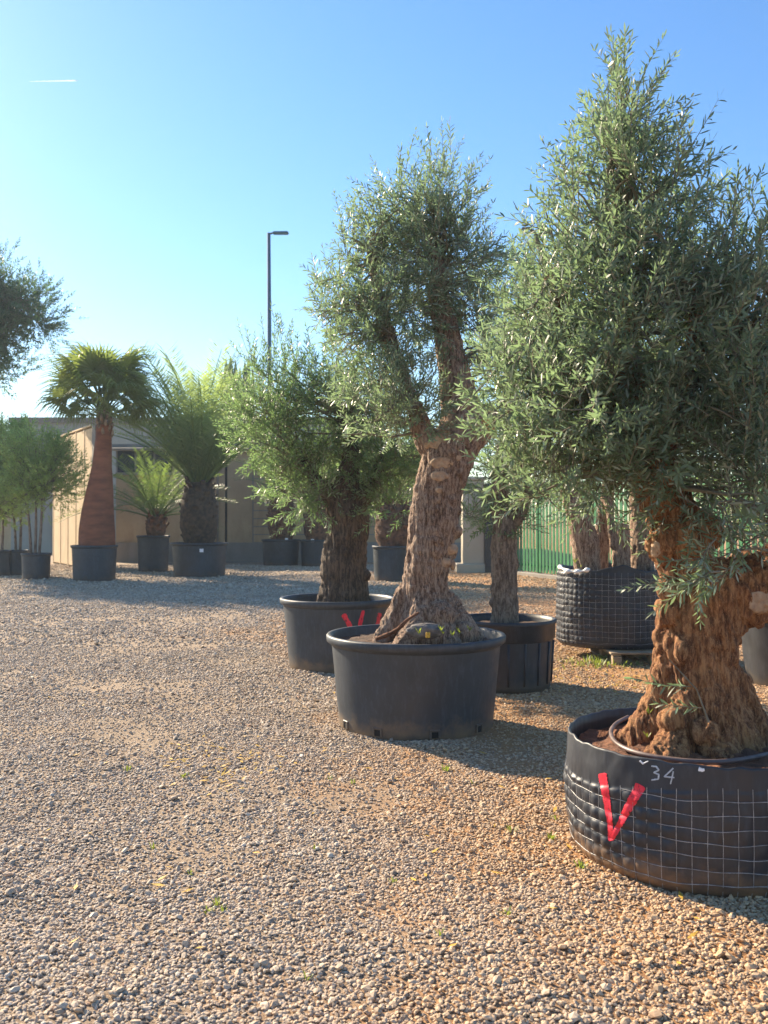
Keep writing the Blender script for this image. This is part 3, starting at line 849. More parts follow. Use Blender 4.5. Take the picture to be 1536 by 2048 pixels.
from mathutils.bvhtree import BVHTree
def scar(px, py, rx, ry, trunk, mat, parent, seed=0, rz=0.0, bulge=.010):
    """a sawn or healed-over pale patch lying on the bark where the sight line meets it"""
    bv = scar.cache.get(trunk.name)
    if bv is None:
        bv = scar.cache[trunk.name] = BVHTree.FromPolygons([v.co for v in trunk.data.vertices], [tuple(p.vertices) for p in trunk.data.polygons])
    o_ = Vector((0, 0, CAMH))
    n, m_ = 28, 9; V = []; last = None
    c0 = bv.ray_cast(o_, (W(px, py, 5) - o_).normalized())
    if c0[0] is None: return None
    d0 = c0[0].y
    for i_ in range(m_):
        f = i_ / (m_ - 1)
        for j in range(n):
            a = j / n * 2 * pi; rr = f * (1 + .16 * vnoise(np.array([[cos(a) * 1.6, sin(a) * 1.6, seed]]), 5)[0])
            ux, uy = rx * rr * cos(a), ry * rr * sin(a)
            x = px + ux * cos(rz) - uy * sin(rz); y = py + ux * sin(rz) + uy * cos(rz)
            h = bv.ray_cast(o_, (W(x, y, 5) - o_).normalized())
            if h[0] is None or abs(h[0].y - d0) > .12: p = W(x, y, d0 + .03 * f)
            else: p = h[0]
            q = p.lerp(W(x, y, d0), .45)
            lip = .006 * math.exp(-((f - .84) / .1) ** 2)
            V.append(q + Vector((0, -1, 0)) * (bulge * (1 - f ** 4) + lip - .02 * (f ** 8)))
    Q = [[i_ * n + j, (i_ + 1) * n + j, (i_ + 1) * n + (j + 1) % n, i_ * n + (j + 1) % n] for i_ in range(m_ - 1) for j in range(n)]
    V = np.array(V); V = V + .004 * vnoise(V * 60, seed)[:, None]
    return link('pruning_scar', npmesh('pruning_scar', V, [np.array(Q)], mat), parent)
scar.cache = {}

# ------------------------------------------------------------------ foliage
def leaf_geo(L_, wd, curl):
    """lanceolate leaf along +Y, top side +Z: 6 verts"""
    V = np.array([(0, 0, 0), (-wd * .42, L_ * .3, .10 * wd), (wd * .42, L_ * .3, .10 * wd),
                  (-wd * .46, L_ * .66, -curl * .35 * L_ + .1 * wd), (wd * .46, L_ * .66, -curl * .35 * L_ + .1 * wd), (0, L_, -curl * L_)])
    return V
def rotm(axis_, a): return np.array(Matrix.Rotation(a, 3, Vector(axis_)))

def olive_sprig(seed, length=.24, leafL=.056, leafW=.0115, step=.019, fold=1.0):
    rs = random.Random(seed)
    Vs, Qs, Ts, n = [], [], [], 0
    bend = rs.uniform(-.5, .5); bend2 = rs.uniform(-.5, .5)
    def at(s): return np.array([bend * s * s * 1.0, bend2 * s * s * 1.0, s])   # along +Z
    pts = [at(length * k / 4) for k in range(5)]
    tv, tq, _ = tube(pts, [.0024, .002, .0017, .0013, .0007], 3, False)
    s = .015; k = 0
    leafV, leafQ, leafT, lr = [], [], [], []
    while s < length:
        for side in (0, 1):
            if rs.random() < .08: continue
            az = k * pi / 2 + side * pi + rs.gauss(0, .25) 
            f = 1 - .45 * (s / length) ** 3; Ln = leafL * f * rs.uniform(.75, 1.15)
            V = leaf_geo(Ln, leafW * rs.uniform(.85, 1.2) * (.7 + .3 * f), rs.uniform(-.15, .25))
            V = V @ rotm((0, 1, 0), rs.gauss(0, .5)).T
            V = V @ rotm((1, 0, 0), R(90) - rs.uniform(.55, 1.05)).T
            V = V @ rotm((0, 0, 1), az).T
            V = V + at(s)
            leafV.append(V); lr.append(rs.random())
        s += step * rs.uniform(.85, 1.2); k += 1
    V = leaf_geo(leafL * .7, leafW * .8, 0) @ rotm((1, 0, 0), R(80)).T + at(length)
    leafV.append(V); lr.append(rs.random())
    return dict(tv=tv, tq=tq, lv=np.array(leafV), lr=np.array(lr))

def bake_sprigs(T, place):
    """T templates; place list of (template index, 3x3 matrix, origin) -> V, tris, quads, mat idx, attr"""
    Vs, quads, tris, mq, mt, fq, ft = [], [], [], [], [], [], []
    n = 0
    by = {}
    for (k, Mx, o_) in place: by.setdefault(k, []).append((Mx, o_))
    for k, lst in by.items():
        tp = T[k]; Mx = np.array([a for a, _ in lst]); O = np.array([b_ for _, b_ in lst]); m_ = len(lst)
        tv = np.einsum('mij,vj->mvi', Mx, tp['tv']) + O[:, None]
        nt_ = len(tp['tv'])
        q = (tp['tq'][None] + (np.arange(m_) * nt_)[:, None, None]).reshape(-1, 4) + n
        Vs.append(tv.reshape(-1, 3)); n += m_ * nt_
        quads.append(q); mq.append(np.ones(len(q))); fq.append(np.zeros(len(q)))
        lv = tp['lv']; nl = len(lv)
        lw = np.einsum('mij,lvj->mlvi', Mx, lv) + O[:, None, None]
        Vs.append(lw.reshape(-1, 3))
        base = (n + np.arange(m_ * nl) * 6)[:, None]
        tr1 = base + np.array([[0, 2, 1]]); tr2 = base + np.array([[3, 4, 5]]); qd = base + np.array([[1, 2, 4, 3]])
        a = (tp['lr'][None] * .7 + rng.uniform(0, .3, (m_, 1))).reshape(-1)
        quads.append(qd); mq.append(np.zeros(len(qd))); fq.append(a)
        tris += [tr1, tr2]; mt.append(np.zeros(2 * len(tr1))); ft += [a, a]
        n += m_ * nl * 6
    return (np.concatenate(Vs), [np.concatenate(quads), np.concatenate(tris)],
            np.concatenate(mq + mt), np.concatenate(fq + ft))

def basis(dirv, spin):
    z = Vector(dirv).normalized(); x = z.orthogonal().normalized(); y = z.cross(x)
    M_ = Matrix((x, y, z)).transposed() @ Matrix.Rotation(spin, 3, 'Z')
    return np.array(M_)

SPR = [olive_sprig(100 + k, length=.17 + .03 * (k % 5), leafL=.062 + .005 * (k % 3), leafW=.0108, step=.022) for k in range(8)]
SPR_FAR = [olive_sprig(200 + k, length=.26, leafL=.085, leafW=.024, step=.038) for k in range(5)]

def inside(p, hull, d):
    """is p within the crown's outline, drawn on an upright plane d metres ahead"""
    x, y = CX + F * p.x / d, HOR - F * (p.z - CAMH) / d
    r_ = False
    for (x1, y1), (x2, y2) in zip(hull, hull[1:] + hull[:1]):
        if (y1 > y) != (y2 > y) and x < (x2 - x1) * (y - y1) / (y2 - y1) + x1: r_ = not r_
    return r_

def crown(lobes, d, roots, parent, leaf, n_sub, per, templates=SPR, spread=.20, seed=0, up=.55, scale=1.0,
          twig_mat=None, n_parts=0, rootr=.016, extra=(), hull=None):
    """lobes: (px,py,rx px,ry px,depth radius m,depth shift). roots: world points on the limbs."""
    rs = random.Random(seed)
    k = [l[2] * l[3] * (l[6] if len(l) > 6 else 1) for l in lobes]; tot = sum(k)
    subs = []
    for l, a in zip(lobes, k):
        c0 = W(l[0], l[1], d + l[5]) - Vector((0, 0, spread * .55)); sx_ = l[2] / F * d; sz_ = l[3] / F * d
        sx_ = max(.45 * sx_, sx_ - .6 * spread); sz_ = max(.45 * sz_, sz_ - .5 * spread)
        m_ = max(1, int(round(n_sub * a / tot)))
        for _ in range(m_):
            while True:
                u = Vector((rs.uniform(-1, 1), rs.uniform(-1, 1), rs.uniform(-1, 1)))
                if .12 < u.length < 1: break
            u *= (u.length ** -.35)                 # push outwards
            subs.append((c0 + Vector((u.x * sx_, u.y * l[4], u.z * sz_)), Vector((u.x / sx_, u.y / l[4], u.z / sz_)).normalized()))
    for (px, py, dd, dx, dz) in extra:
        subs.append((W(px, py, d + dd), Vector((dx, -.1, dz)).normalized()))
    bm_ = MB(); place = []
    for c, outw in subs:
        # branch from nearest limb point (among some) to this clump
        rp = min(roots, key=lambda r_: (Vector(r_) - c).length * rs.uniform(.8, 1.35)); rp = Vector(rp)
        mid_ = rp.lerp(c, .5) + Vector((rs.gauss(0, .05), rs.gauss(0, .05), rs.gauss(.04, .05)))
        path = [rp, rp.lerp(mid_, .6) + Vector((rs.gauss(0, .015), rs.gauss(0, .015), 0)), mid_, mid_.lerp(c, .55) + Vector((0, 0, .02)), c + (c - mid_) * .15]
        r0 = rootr * rs.uniform(.6, 1.1)
        V_, Q_, _ = tube(path, np.linspace(r0, r0 * .28, 5), 5, False); bm_.add(V_, Q_)
        nn = max(3, int(rs.gauss(per, per * .3)))
        main = (outw * .9 + Vector((0, 0, up)) + Vector((rs.gauss(0, .3), rs.gauss(0, .3), rs.gauss(0, .3)))).normalized()
        tipc = c + main * spread
        for j in range(nn):
            off = Vector((rs.gauss(0, 1), rs.gauss(0, 1), rs.gauss(0, 1))) * spread * .45
            f = rs.random(); p = c + main * spread * (f * 1.6 - .4) + off
            dv = (main * .9 + off.normalized() * .75 + Vector((0, 0, up * .5))).normalized()
            sc = scale * rs.uniform(.8, 1.2)
            if hull and not inside(p + dv * .20 * sc, hull, d): continue
            place.append((rs.randrange(len(templates)), basis(dv, rs.uniform(0, 6.28)) * sc, np.array(p)))
            if rs.random() < .45:
                a_ = c + main * spread * (f * .8 - .3)
                V_, Q_, _ = tube([a_, a_.lerp(p, .5) + Vector((0, 0, -.01)), p + dv * .03], [.0035, .003, .0022], 3, False); bm_.add(V_, Q_)
    if bm_.n: bm_.build('branches', twig_mat or M['twig'], parent, True)
    # the clumps nearest the lens become parts of their own
    if n_parts:
        order = sorted(range(len(place)), key=lambda i_: place[i_][2][1] + (5 if abs((place[i_][2][0]) / place[i_][2][1]) > .43 else 0))
        # spread the chosen sprigs over the whole visible face
        seen = {}; chosen = []
        for i_ in order:
            p = place[i_][2]; key = (round(p[0] / .11), round(p[2] / .11))
            if seen.get(key, 0) < 2:
                seen[key] = seen.get(key, 0) + 1; chosen.append(i_)
            if len(chosen) >= n_parts: break
        cs = set(chosen); tmes = {}
        for i_ in chosen:
            kk, Mx, p = place[i_]
            if kk not in tmes:
                V_, pl, mi, fa_ = bake_sprigs(templates, [(kk, np.eye(3), np.zeros(3))])
                tmes[kk] = npmesh('sprig', V_, pl, [leaf, twig_mat or M['twig']], mi, True, fa_)
            o_ = link('sprig', tmes[kk], parent)
            M4 = Matrix([[*Mx[0], p[0]], [*Mx[1], p[1]], [*Mx[2], p[2]], [0, 0, 0, 1]])
            o_.matrix_basis = M4
        place = [pl_ for i_, pl_ in enumerate(place) if i_ not in cs]
    V_, pl, mi, fa_ = bake_sprigs(templates, place)
    o_ = link('crown', npmesh('crown', V_, pl, [leaf, twig_mat or M['twig']], mi, True, fa_), parent)
    if n_parts: o_['kind'] = 'stuff'
    return o_

def roots_of(chains, d, start=0.5):
    out = []
    for ch in chains:
        P = [W(p[0], p[1], d + (p[3] if len(p) > 3 else 0)) for p in ch]
        for a, b_ in zip(P, P[1:]):
            for f in np.linspace(0, 1, 6): out.append(a.lerp(b_, f))
    return out

# --- the thick red olive in the numbered bag
HD = 4.72
hero = empty('olive_tree', (heroC[0], heroC[1], .53), 'biggest olive with thick red-brown burled trunk growing out of the numbered bag', 'olive tree', 'potted olive trees')
h_main = [(1404, 1530, 120), (1400, 1460, 104), (1397, 1390, 84), (1394, 1310, 78), (1398, 1245, 78), (1415, 1195, 76), (1470, 1178, 60), (1540, 1165, 54), (1600, 1110, 48), (1630, 1000, 40), (1620, 860, 32), (1580, 740, 24), (1560, 640, 16)]
h_left = [(1385, 1200, 55), (1370, 1150, 44), (1356, 1090, 50), (1346, 1030, 44), (1318, 970, 42), (1292, 910, 38), (1262, 820, 30), (1250, 720, 22), (1240, 600, 14), (1238, 500, 8)]
h_l2 = [(1300, 930, 28), (1350, 820, 22), (1390, 700, 16), (1400, 580, 9)]
h_l3 = [(1262, 820, 20), (1190, 760, 15), (1130, 680, 10), (1100, 560, 6)]
h_r2 = [(1620, 860, 28), (1520, 760, 20), (1485, 660, 12)]
hb = [(1265, 1500, 34, .05), (1300, 1460, 36, 0), (1330, 1400, 30, 0), (1345, 1330, 26, -.05)]
hb2 = [(1540, 1520, 44, .05), (1490, 1450, 40, 0), (1465, 1370, 30, 0)]
hb3 = [(1340, 1530, 46, -.26), (1360, 1470, 34, -.18), (1375, 1400, 30, -.12)]
hb4 = [(1440, 1540, 46, -.28), (1430, 1470, 34, -.2), (1420, 1380, 30, -.14)]
htr = gnarl('trunk', [h_main, h_left, h_l2, h_l3, h_r2, hb, hb2, hb3, hb4], HD, M['bark_red'], hero, .007, .029, .019, 5, 17, .11, 4,
      blobs=[(1341, 1168, 20, -.03), (1338, 1178, 18, -.08), (1335, 1215, 22, -.03), (1345, 1230, 24, -.08), (1331, 1276, 21, -.03), (1338, 1290, 22, -.06), (1332, 1262, 16, -.02), (1322, 1090, 24, -.03), (1330, 1104, 24, -.05), (1340, 1080, 34, -.06), (1372, 1075, 46, -.06), (1400, 1060, 40, .02),
             (1500, 1215, 36, -.02), (1345, 1440, 26, -.2), (1410, 1465, 26, -.28), (1365, 1300, 26, -.12), (1440, 1250, 26, -.10), (1420, 1200, 26, -.10)])
scar(1315, 1096, 11, 20, htr, M['scar'], hero, 1, .3)
scar(1518, 1205, 28, 26, htr, M['scar'], hero, 3)
hl = [(1240, 230, 40, 110, .14, 0, 1.7), (1265, 360, 85, 100, .3, 0, 1.2), (1175, 480, 65, 90, .35, 0), (1300, 500, 130, 110, .45, 0), (1430, 530, 70, 80, .4, 0), (1520, 560, 60, 100, .4, .1),
      (1095, 590, 90, 110, .35, 0), (1230, 640, 150, 130, .5, 0), (1400, 660, 140, 140, .5, 0), (1520, 720, 90, 160, .45, 0), (1055, 740, 90, 110, .3, -.05),
      (1170, 800, 130, 110, .45, -.1), (1320, 850, 120, 95, .35, -.05, 1.3), (1470, 850, 110, 110, .4, -.1), (1110, 900, 85, 75, .25, -.05), (1220, 930, 80, 55, .25, -.1), (1480, 960, 80, 70, .3, -.25), (1490, 1050, 60, 45, .2, -.4)]
ex = [(1040, 1000, -.2, -.8, -.35), (1085, 985, -.2, -.5, -.3), (1050, 960, -.1, -.9, .1), (940, 800, 0, -1, .1), (985, 850, -.1, -1, -.1), (1180, 1010, -.25, -.2, -.5), (1385, 1165, -.55, -.6, -.4), (1400, 1120, -.5, -.3, -.5),
      (1460, 1050, -.5, .1, -.3), (1500, 1010, -.5, .3, -.1), (1360, 1330, -.42, -.6, .3), (1216, 190, 0, -.1, 1), (1240, 180, 0, .05, 1), (1262, 200, 0, .15, 1), (1200, 240, 0, -.3, 1),
      (1320, 350, 0, .4, .9), (1130, 350, 0, -.5, .9), (1150, 380, 0, -.4, .9), (1045, 460, 0, -.2, 1), (1465, 440, 0, 0, 1), (1440, 460, 0, .1, 1), (1090, 420, 0, -.4, .8), (1520, 450, 0, 0, 1)]
HERO_HULL = [(1205, 100), (1235, 84), (1275, 100), (1318, 165), (1372, 232), (1412, 320), (1440, 345), (1470, 310), (1500, 400), (1545, 365), (1700, 380), (1750, 1250), (900, 1250), (915, 830), (940, 620), (1000, 560), (1015, 420), (1060, 400), (1085, 310), (1135, 265), (1165, 190)]
hroots = roots_of([h_left[4:], h_l2, h_l3, h_r2, h_main[8:]], HD)
crown(hl, HD, hroots, hero, M['olive'], 345, 8.4, spread=.15, hull=HERO_HULL, seed=3, n_parts=280, extra=[e_ for e_ in ex if e_[1] < 1000 and e_[1] > 260])
# sparse leader shoots and low sprays
sp = []
rs = random.Random(5)
bms = MB()
for (px, py, dd, dx, dz) in ex:
    if 260 < py < 1000: continue
    c = W(px, py, HD + dd); dv = Vector((dx, -.1, dz)).normalized()
    cnt = 2 if py > 1300 else 4
    st = c - dv * .16 - Vector((0, 0, .04 if dz < 0 else .2))
    bms.tube([st, st.lerp(c, .5) + Vector((.01, 0, .02)), c + dv * .06], [.006, .004, .002], 4, False)
    for j in range(cnt):
        p = st.lerp(c, .25 + .75 * j / cnt)
        d2 = (dv + Vector((rs.gauss(0, .45), rs.gauss(0, .3), rs.gauss(0, .3)))).normalized()
        sp.append((rs.randrange(8), basis(d2, rs.uniform(0, 6)) * rs.uniform(.8, 1.1), np.array(p)))
bms.build('shoots', M['twig'], hero, True)
for (kk, Mx, p) in sp:
    V_, pl, mi, fa_ = bake_sprigs(SPR, [(kk, np.eye(3), np.zeros(3))])
    o_ = link('sprig', npmesh('sprig', V_, pl, [M['olive'], M['twig']], mi, True, fa_), hero)
    o_.matrix_basis = Matrix([[*Mx[0], p[0]], [*Mx[1], p[1]], [*Mx[2], p[2]], [0, 0, 0, 1]])
for o_ in [c_ for c_ in hero.children if c_.name.startswith('sprig')]:
    o_.matrix_parent_inverse = hero.matrix_basis.inverted()

# --- the leaning olive in the front centre pot
MD = 7.5
mid = empty('olive_tree', (midC[0], midC[1], .66), 'leaning olive with pale pruning scars on its trunk, rooted in the front centre pot', 'olive tree', 'potted olive trees')
m_main = [(848, 1285, 66), (848, 1225, 52), (850, 1160, 44), (860, 1100, 46), (868, 1040, 48), (876, 980, 48), (892, 925, 50), (915, 880, 46), (925, 830, 38), (915, 770, 31), (903, 710, 27), (890, 640, 25), (880, 590, 17), (874, 520, 10)]
m_stub = [(900, 920, 40), (868, 892, 30), (848, 872, 20), (832, 850, 12)]
m_right = [(925, 880, 36), (960, 850, 30), (978, 838, 24)]
m_limb = [(850, 880, 18), (830, 820, 13), (808, 760, 12), (782, 690, 11), (760, 610, 8), (740, 500, 6)]
m_r1 = [(764, 1280, 16, -.1), (788, 1240, 20, -.05), (810, 1190, 20, 0)]
m_r2 = [(955, 1285, 18, -.1), (915, 1245, 26, -.05), (885, 1200, 26, 0)]
m_r3 = [(810, 1290, 20, -.35), (835, 1250, 22, -.22), (850, 1190, 24, -.1)]
m_r4 = [(900, 1290, 22, -.32), (880, 1250, 26, -.2), (870, 1200, 24, -.1)]
mtr = gnarl('trunk', [m_main, m_stub, m_right, m_limb, m_r1, m_r2, m_r3, m_r4], MD, M['bark_mid'], mid, .009, .024, .013, 6, 22, .13, 14,
      blobs=[(908, 1062, 15, -.03), (897, 1102, 17, -.03), (888, 1122, 16, -.06), (905, 1210, 18, 0), (880, 1230, 30, -.2), (930, 1270, 22, -.2), (860, 1275, 34, -.25)])
for (px, py, rx, ry, dd, rz) in ((878, 884, 22, 15, -.17, 0), (855, 890, 8, 9, -.17, .3), (886, 925, 26, 14, -.22, 0), (880, 952, 21, 11, -.22, 0), (916, 916, 8, 7, -.2, 0), (900, 1100, 17, 12, -.14, -.2), (888, 1125, 15, 10, -.19, 0), (878, 980, 8, 7, -.21, 0), (905, 1128, 7, 13, -.04, -.3)):
    scar(px, py, rx, ry, mtr, M['scar'], mid, int(px), rz, .007)
scar(976, 848, 12, 20, mtr, M['scar_orange'], mid, 8, -.4)
b = MB(); b.tube(smooth_path([W(752, 1278, 7.12), W(790, 1262, 7.06), W(815, 1240, 7.06), W(838, 1225, 7.1)], 6), [.018, .014, .016, .02, .016, .015, .018, .014, .016, .02, .016, .014, .014, .012, .012, .011, .01, .01, .008], 7); b.build('surface_root', M['soil'], mid, True)
ml = [(815, 410, 38, 45, .3, 0), (870, 420, 45, 60, .35, 0), (910, 430, 35, 40, .3, 0), (765, 490, 55, 55, .4, 0), (870, 490, 80, 70, .45, 0), (700, 500, 35, 45, .3, 0), (935, 515, 38, 70, .4, 0), (720, 590, 70, 60, .4, 0), (830, 580, 80, 60, .45, 0),
      (650, 610, 36, 36, .25, 0), (925, 620, 50, 70, .4, .1), (695, 665, 50, 40, .4, 0), (770, 650, 50, 42, .4, 0), (750, 745, 50, 42, .4, -.1), (985, 700, 35, 70, .3, .2), (780, 810, 65, 45, .35, -.15), (835, 790, 40, 40, .25, -.3)]
mex = [(885, 350, 0, .1, 1), (875, 360, 0, -.3, 1), (905, 370, 0, .7, .5), (800, 385, 0, -.1, 1), (935, 385, 0, 1, .3), (690, 480, 0, -.4, 1), (630, 580, 0, -1, .5), (640, 620, 0, -1, .3), (950, 440, 0, .8, .5), (700, 870, -.2, -.4, -.5), (820, 860, -.3, -.2, -.6), (850, 850, -.3, .2, -.6)]
crown(ml, MD, roots_of([m_main[9:], m_limb, m_stub[2:]], MD), mid, M['olive'], 205, 8.8, spread=.16, hull=[(765, 300), (790, 285), (850, 285), (870, 258), (915, 268), (960, 320), (985, 345), (968, 400), (990, 470), (1060, 500), (1080, 760), (1000, 900), (660, 905), (640, 720), (600, 610), (605, 555), (655, 500), (655, 380), (690, 375), (745, 335)], seed=8, n_parts=150, extra=mex, rootr=.014)
for o_ in [c_ for c_ in mid.children if c_.name.startswith('sprig')]:
    o_.matrix_parent_inverse = mid.matrix_basis.inverted()
# rock, weeds and fallen leaf in the pot
def rockmesh(px, py, d, sz, mat, seed):
    bm = bmesh.new(); bmesh.ops.create_icosphere(bm, subdivisions=3, radius=1)
    V = np.array([v.co[:] for v in bm.verts]); Fq = np.array([[v.index for v in f.verts] for f in bm.faces]); bm.free()
    V = V * (1 + .28 * fbm(V * 1.7, seed, 3)[:, None]); V = V * np.array(sz) + np.array(W(px, py, d))
    return npmesh('rock', V, [Fq], mat, smooth=False)
o = link('rock', rockmesh(852, 1262, 6.99, (.15, .07, .06), M['rock'], 6)); tag(o, 'grey rock lying against the leaning trunk inside the front centre pot', 'rock')
b = MB(); b.box(W(856, 1270, 6.86), (.035, .012, .045), rz=.4, bev=.005); o = b.build('fallen_leaf', M['yleaf']); tag(o, 'small orange leaf caught inside the rim of the front centre pot', 'leaf')

# --- olive in the left rear pot
LD = 10.5
lt = empty('olive_tree', (leftC[0], leftC[1], .7), 'bushy olive with dark fissured trunk in the pot with red spray strokes', 'olive tree', 'potted olive trees')
l_main = [(690, 1205, 46), (688, 1150, 42), (692, 1090, 40), (695, 1040, 38), (690, 1000, 28), (696, 950, 20), (702, 900, 14), (690, 820, 9)]
l_b2 = [(705, 1020, 24), (740, 970, 15), (770, 910, 9)]
l_b3 = [(680, 1030, 22), (655, 985, 14), (610, 930, 8)]
gnarl('trunk', [l_main, l_b2, l_b3, [(655, 1205, 14), (662, 1150, 14), (672, 1080, 16)]], LD, M['bark_dark'], lt, .016, .045, .026, 5, 11, .12, 24, blobs=[(660, 1130, 10, -.05), (728, 1150, 10, 0)])
ll = [(525, 815, 35, 50, .4, .0), (575, 785, 50, 50, .4, 0), (640, 770, 50, 45, .4, 0), (560, 850, 75, 80, .5, 0), (660, 820, 80, 80, .5, 0), (740, 800, 60, 60, .4, .1), (590, 940, 70, 60, .4, 0), (680, 900, 80, 50, .4, .1), (640, 970, 60, 35, .3, -.1),
      (770, 900, 80, 60, .4, .1), (780, 965, 60, 45, .35, 0), (860, 900, 50, 60, .3, .4), (730, 990, 40, 30, .25, .1)]
lex = [(510, 745, 0, -.5, 1), (545, 725, 0, .1, 1), (570, 735, 0, .2, 1), (520, 770, 0, -.6, .8), (600, 745, 0, -.2, 1)]
crown(ll, LD, roots_of([l_main[4:], l_b2, l_b3], LD), lt, M['olive_green'], 190, 10, spread=.19, seed=31, scale=1.15, extra=lex, rootr=.014)

# --- olive in the ribbed pot
RD = 9.25
rt = empty('olive_tree', (rightC[0], rightC[1], .6), 'slender straight trunked olive in the black ribbed pot', 'olive tree', 'potted olive trees')
r_main = [(1010, 1245, 26), (1009, 1180, 24), (1008, 1110, 25), (1008, 1060, 24), (1000, 1020, 17), (1000, 950, 12), (1010, 850, 9), (1030, 700, 6)]
r_b = [(1012, 1060, 18), (1040, 1020, 13), (1060, 970, 9)]
gnarl('trunk', [r_main, r_b], RD, M['bark_pale'], rt, .018, .022, .011, 7, 18, .25, 34, blobs=[(990, 1180, 9, -.03), (988, 1205, 9, 0), (1030, 1130, 8, 0)])
rl = [(985, 930, 50, 55, .35, 0), (1030, 960, 45, 50, .3, 0), (990, 1000, 45, 35, .3, 0), (1010, 820, 65, 80, .4, 0), (1030, 690, 75, 80, .4, 0), (1030, 570, 70, 80, .4, 0), (1060, 1020, 30, 25, .2, 0), (950, 1010, 20, 25, .2, 0)]
crown(rl, RD, roots_of([r_main[4:], r_b], RD), rt, M['olive_green'], 110, 9, spread=.18, seed=41, rootr=.012)

# --- olive stems in the bag on the pallet
PD = 11.3
pt = empty('olive_tree', (bagC[0], bagC[1], 1.05), 'several stout cut olive stems rising from the bag on the pallet', 'olive tree', 'potted olive trees')
p1 = [(1178, 1150, 26, -.2), (1172, 1090, 27, -.2), (1160, 1040, 25, -.2), (1140, 990, 18, -.2), (1130, 900, 10)]
p2 = [(1243, 1150, 17, -.25), (1243, 1100, 17, -.25), (1244, 1064, 17, -.25)]
p2b = [(1225, 1090, 7, -.25), (1222, 1050, 7, -.2), (1215, 990, 6)]
p3 = [(1285, 1150, 24), (1285, 1080, 24), (1280, 1010, 22), (1270, 930, 14), (1260, 820, 8)]
p4 = [(1200, 1150, 15, .1), (1205, 1050, 15, .1), (1220, 950, 10)]
ptr = gnarl('trunk', [p1, p2, p2b, p3, p4], PD, M['bark_mid'], pt, .02, .02, .009, 7, 18, .25, 44)
scar(1244, 1053, 15, 6, ptr, M['scar'], pt, 4)
pl_ = [(1180, 900, 80, 70, .4, 0), (1280, 880, 90, 80, .4, 0), (1200, 780, 100, 90, .4, 0), (1310, 760, 90, 100, .4, 0), (1230, 660, 80, 80, .4, 0), (1130, 970, 45, 40, .3, 0), (1350, 930, 50, 60, .3, 0)]
crown(pl_, PD, roots_of([p1[2:], p3[2:], p4], PD), pt, M['olive_green'], 110, 9, spread=.2, seed=51, scale=1.2, rootr=.012)

# --- olive cut by the right edge
ED = 9.4
et = empty('olive_tree', (farRC[0], farRC[1], .65), 'olive at the right edge of the yard, mostly behind the thickest one', 'olive tree', 'potted olive trees')
e1 = [(1590, 1260, 40), (1588, 1150, 34), (1580, 1040, 30), (1560, 930, 20), (1540, 800, 12)]
gnarl('trunk', [e1], ED, M['bark_dark'], et, .025, .03, .012, 6, 14, .25, 54)
el = [(1520, 900, 90, 80, .4, 0), (1480, 780, 80, 90, .4, 0), (1560, 720, 90, 100, .4, 0), (1600, 930, 70, 80, .4, 0), (1500, 990, 60, 40, .3, 0)]
crown(el, ED, roots_of([e1[2:]], ED), et, M['olive_green'], 80, 9, spread=.2, seed=61, scale=1.15, rootr=.012)

# ------------------------------------------------------------------ palms at the back
def fan_leaf(seed):
    rs = random.Random(seed); V = []; Q = []; T = []
    pet = 1.05
    tv, tq, _ = tube([(0, 0, 0), (0, pet * .5, .03), (0, pet, 0)], [.022, .016, .012], 4, False)
    b = MB(); b.add(tv, tq)
    nl = 26; lr = []
    for k in range(nl):
        a = R(-112 + 224 * k / (nl - 1)); L_ = .72 * (.82 + .18 * cos(a)) * rs.uniform(.9, 1.05); w_ = .030
        dx, dy = sin(a), cos(a); nx_, ny_ = cos(a), -sin(a)
        zz = .012 * (1 if k % 2 else -1); dr = rs.uniform(.12, .45)
        o = np.array([0, pet, 0])
        pts = np.array([(dx * .03, dy * .03, 0), (dx * L_ * .5 - nx_ * w_, dy * L_ * .5 - ny_ * w_, zz), (dx * L_ * .5 + nx_ * w_, dy * L_ * .5 + ny_ * w_, -zz),
                        (dx * L_ * .8 - nx_ * w_ * .5, dy * L_ * .8 - ny_ * w_ * .5, -dr * .35), (dx * L_ * .8 + nx_ * w_ * .5, dy * L_ * .8 + ny_ * w_ * .5, -dr * .35),
                        (dx * L_, dy * L_, -dr * 1.3)]) + o
        b.add(pts, [[1, 2, 4, 3]], [[0, 2, 1], [3, 4, 5]])
    q = np.concatenate(b.q); t_ = np.concatenate(b.t)
    fa_ = np.concatenate([[rs.random() for _ in range(len(q))], [rs.random() for _ in range(len(t_))]])
    return npmesh('frond', np.concatenate(b.v), [q, t_], [M['palmleaf']], None, False, fa_)

